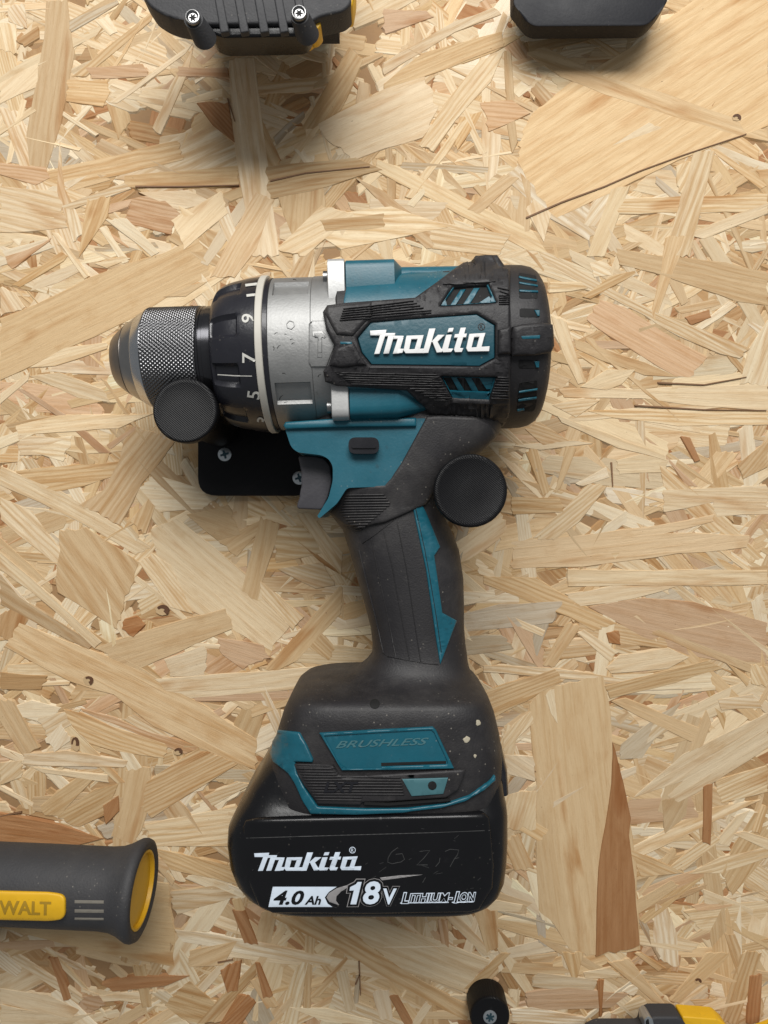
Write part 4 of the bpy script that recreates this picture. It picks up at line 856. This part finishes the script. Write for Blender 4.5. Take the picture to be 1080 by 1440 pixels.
for (x, y) in ((272, 27), (421, 21)):
    b = obj('screw_boss', loft([super_ring(28, 3.7 + .25 * i, 3.7 + .25 * i, 2, lambda q, r, i=i: P(x, y, H1 + 4) + Vector((q + i * (.7 if x < 300 else .6), r - i * .8, -i * 1.6))) for i in range(5)]), M['grip'], yt)
    c = P(x, y, H1 + 4)
    bowl = Axis(c, c + Vector((0, 0, 1))); 
    s = obj('torx_screw', loft([super_ring(32, r_, r_, 2, lambda q, r, z=z: c + Vector((q, r, z))) for r_, z in ((3.0, -1), (3.0, 1.3), (2.7, 1.7), (2.4, 1.75), (1.75, .9))]), M['tin'], yt)
    obj('star_recess', prism([(c.x + (1.2 + .4 * math.cos(6 * t)) * math.cos(t), c.y + (1.2 + .4 * math.cos(6 * t)) * math.sin(t)) for t in [i * math.pi / 18 for i in range(36)]], c.z, c.z + .95), M['hole'], s, flat=True)
blk = thing('black_block', P(830, 20, 1), 'matt black block with slanted corners hanging at the top right edge', 'tool holder')
bk = [(722, -40), (722, 6), (727, 12), (747, 37), (911, 36), (930, 15), (940, 0), (944, -40)]
obj('body', prism(px_outline(round_poly(bk, 11, 5), 21), 12.5, 21, .8, 2), plastic('matt_black_plastic', (.0065, .007, .0105), .55, bump=.15, dust=.25, spec=.3), blk, sharp=30)
obj('stand_off', prism(px_outline(round_poly([(770, -40), (770, -10), (890, -10), (890, -40)], 5), 8), .6, 13), M['print3d'], blk)

hd = thing('side_handle', P(60, 1245, 40), 'black rubber side handle with yellow oval badge and open flared end', 'tool handle')
HH = 42; KH = (D - HH) / F
HA = Axis(P(-120, 1236, HH), P(200, 1251, HH))
def sx(x): return (x + 120) * KH
hb = HA.lathe([(sx(-120), 51 * KH), (sx(-40), 52.5 * KH), (sx(60), 53 * KH), (sx(150), 53 * KH), (sx(166), 54.5 * KH), (sx(178), 58.5 * KH), (sx(186), 63 * KH), (sx(192), 66 * KH), (sx(197), 66.5 * KH), (sx(202), 64.5 * KH), (sx(204), 60 * KH), (sx(203), 55 * KH), (sx(200), 50 * KH), (sx(190), 49 * KH)], 72)
obj('grip_sleeve', hb, M['grip'], hd, sharp=50)
obj('inner_tube', HA.lathe([(sx(196), 51.5 * KH), (sx(201.5), 51 * KH), (sx(201.5), 48 * KH), (sx(176), 42 * KH), (sx(160), 38 * KH), (sx(160), 5 * KH)], 64), M['yellow'], hd, sharp=50)
hs = Surf([hb])
bd = round_poly([(-40, 1251), (73, 1254), (93, 1258), (93, 1290), (73, 1293), (-40, 1290)], 20, 6)
bdg = obj('badge', drape(hs, bd, 1.3, 2.5, 7, .5), M['yellow'], hd, sharp=50)
obj('embossed_word', text_vf(hs, 'WALT', (1, 1265, 74, 1283), 1.42, 0, 0, -1.5, .03), M['dent'], bdg, flat=True)
obj('badge_line', join([drape(hs, strip([(-20, 1262), (74, 1264.5)], .9), 1.42, .2, 9, -.5), drape(hs, strip([(-20, 1287), (76, 1288)], .9), 1.42, .2, 9, -.5)]), M['dent'], bdg, flat=True)
for y in (1268, 1281, 1292):
    obj('grip_slit', drape(hs, strip([(105, y), (146, y + .5)], 4.5 if y < 1290 else 3), .2, .6, 8, .2), M['slit'], hd)
hg = thing('handle_hook', P(-20, 1245, 1), 'black wall hook carrying the rubber side handle at the lower left edge', 'hook')
obj('hook_plate', prism([(P(-60, 1200, 4).x, P(0, 1200, 4).y), (P(-12, 1200, 4).x, P(0, 1200, 4).y), (P(-12, 1330, 4).x, P(0, 1330, 4).y), (P(-60, 1330, 4).x, P(0, 1330, 4).y)], .6, 26, .5), M['print3d'], hg)

pg = thing('hook_peg', P(688, 1420, 1), 'short round black peg with star screw in its end at the bottom edge', 'peg')
c = P(689, 1430, 14)
obj('post', loft([super_ring(48, 9.2, 9.2, 2, lambda q, r, z=z, k=k: Vector((c.x + q * k, c.y + r * k, z))) for z, k in ((.6, 1), (12.6, 1), (13.5, .98), (14, .93))]), M['print3d'], pg)
cross_screw(c, 3.2, pg, lobes=6)
yb = thing('yellow_clamp', P(960, 1440, 20), 'black and yellow tool body just entering at the bottom right', 'power tool')
H2 = 22
obj('front_shell', prism(px_outline(round_poly([(818, 1500), (820, 1440), (836, 1432), (896, 1432), (898, 1420), (908, 1411), (946, 1411), (956, 1426), (966, 1450), (972, 1500)], 5, 3), 13), 13, H2, 3, 3), M['grip'], yb, sharp=50)
obj('body_shell', prism(px_outline(round_poly([(949, 1412), (1000, 1416), (1012, 1427), (1021, 1441), (1056, 1442), (1100, 1426), (1120, 1500), (968, 1500)], 4, 3), 13), 13, H2 - 1, 3, 3), M['yellow'], yb, sharp=50)
obj('shiny_insert', prism(px_outline(round_poly([(899, 1420), (905, 1415), (911, 1420), (914, 1435), (900, 1435)], 2, 3), 17), H2 - 6, H2 + 1.2, .8, 2), M['zinc'], yb)
obj('insert_slot', prism(px_outline(round_poly([(901, 1423), (905, 1419), (907, 1434), (902, 1434)], 1.5, 2), 17.3), H2, H2 + 1.5), M['hole'], yb)
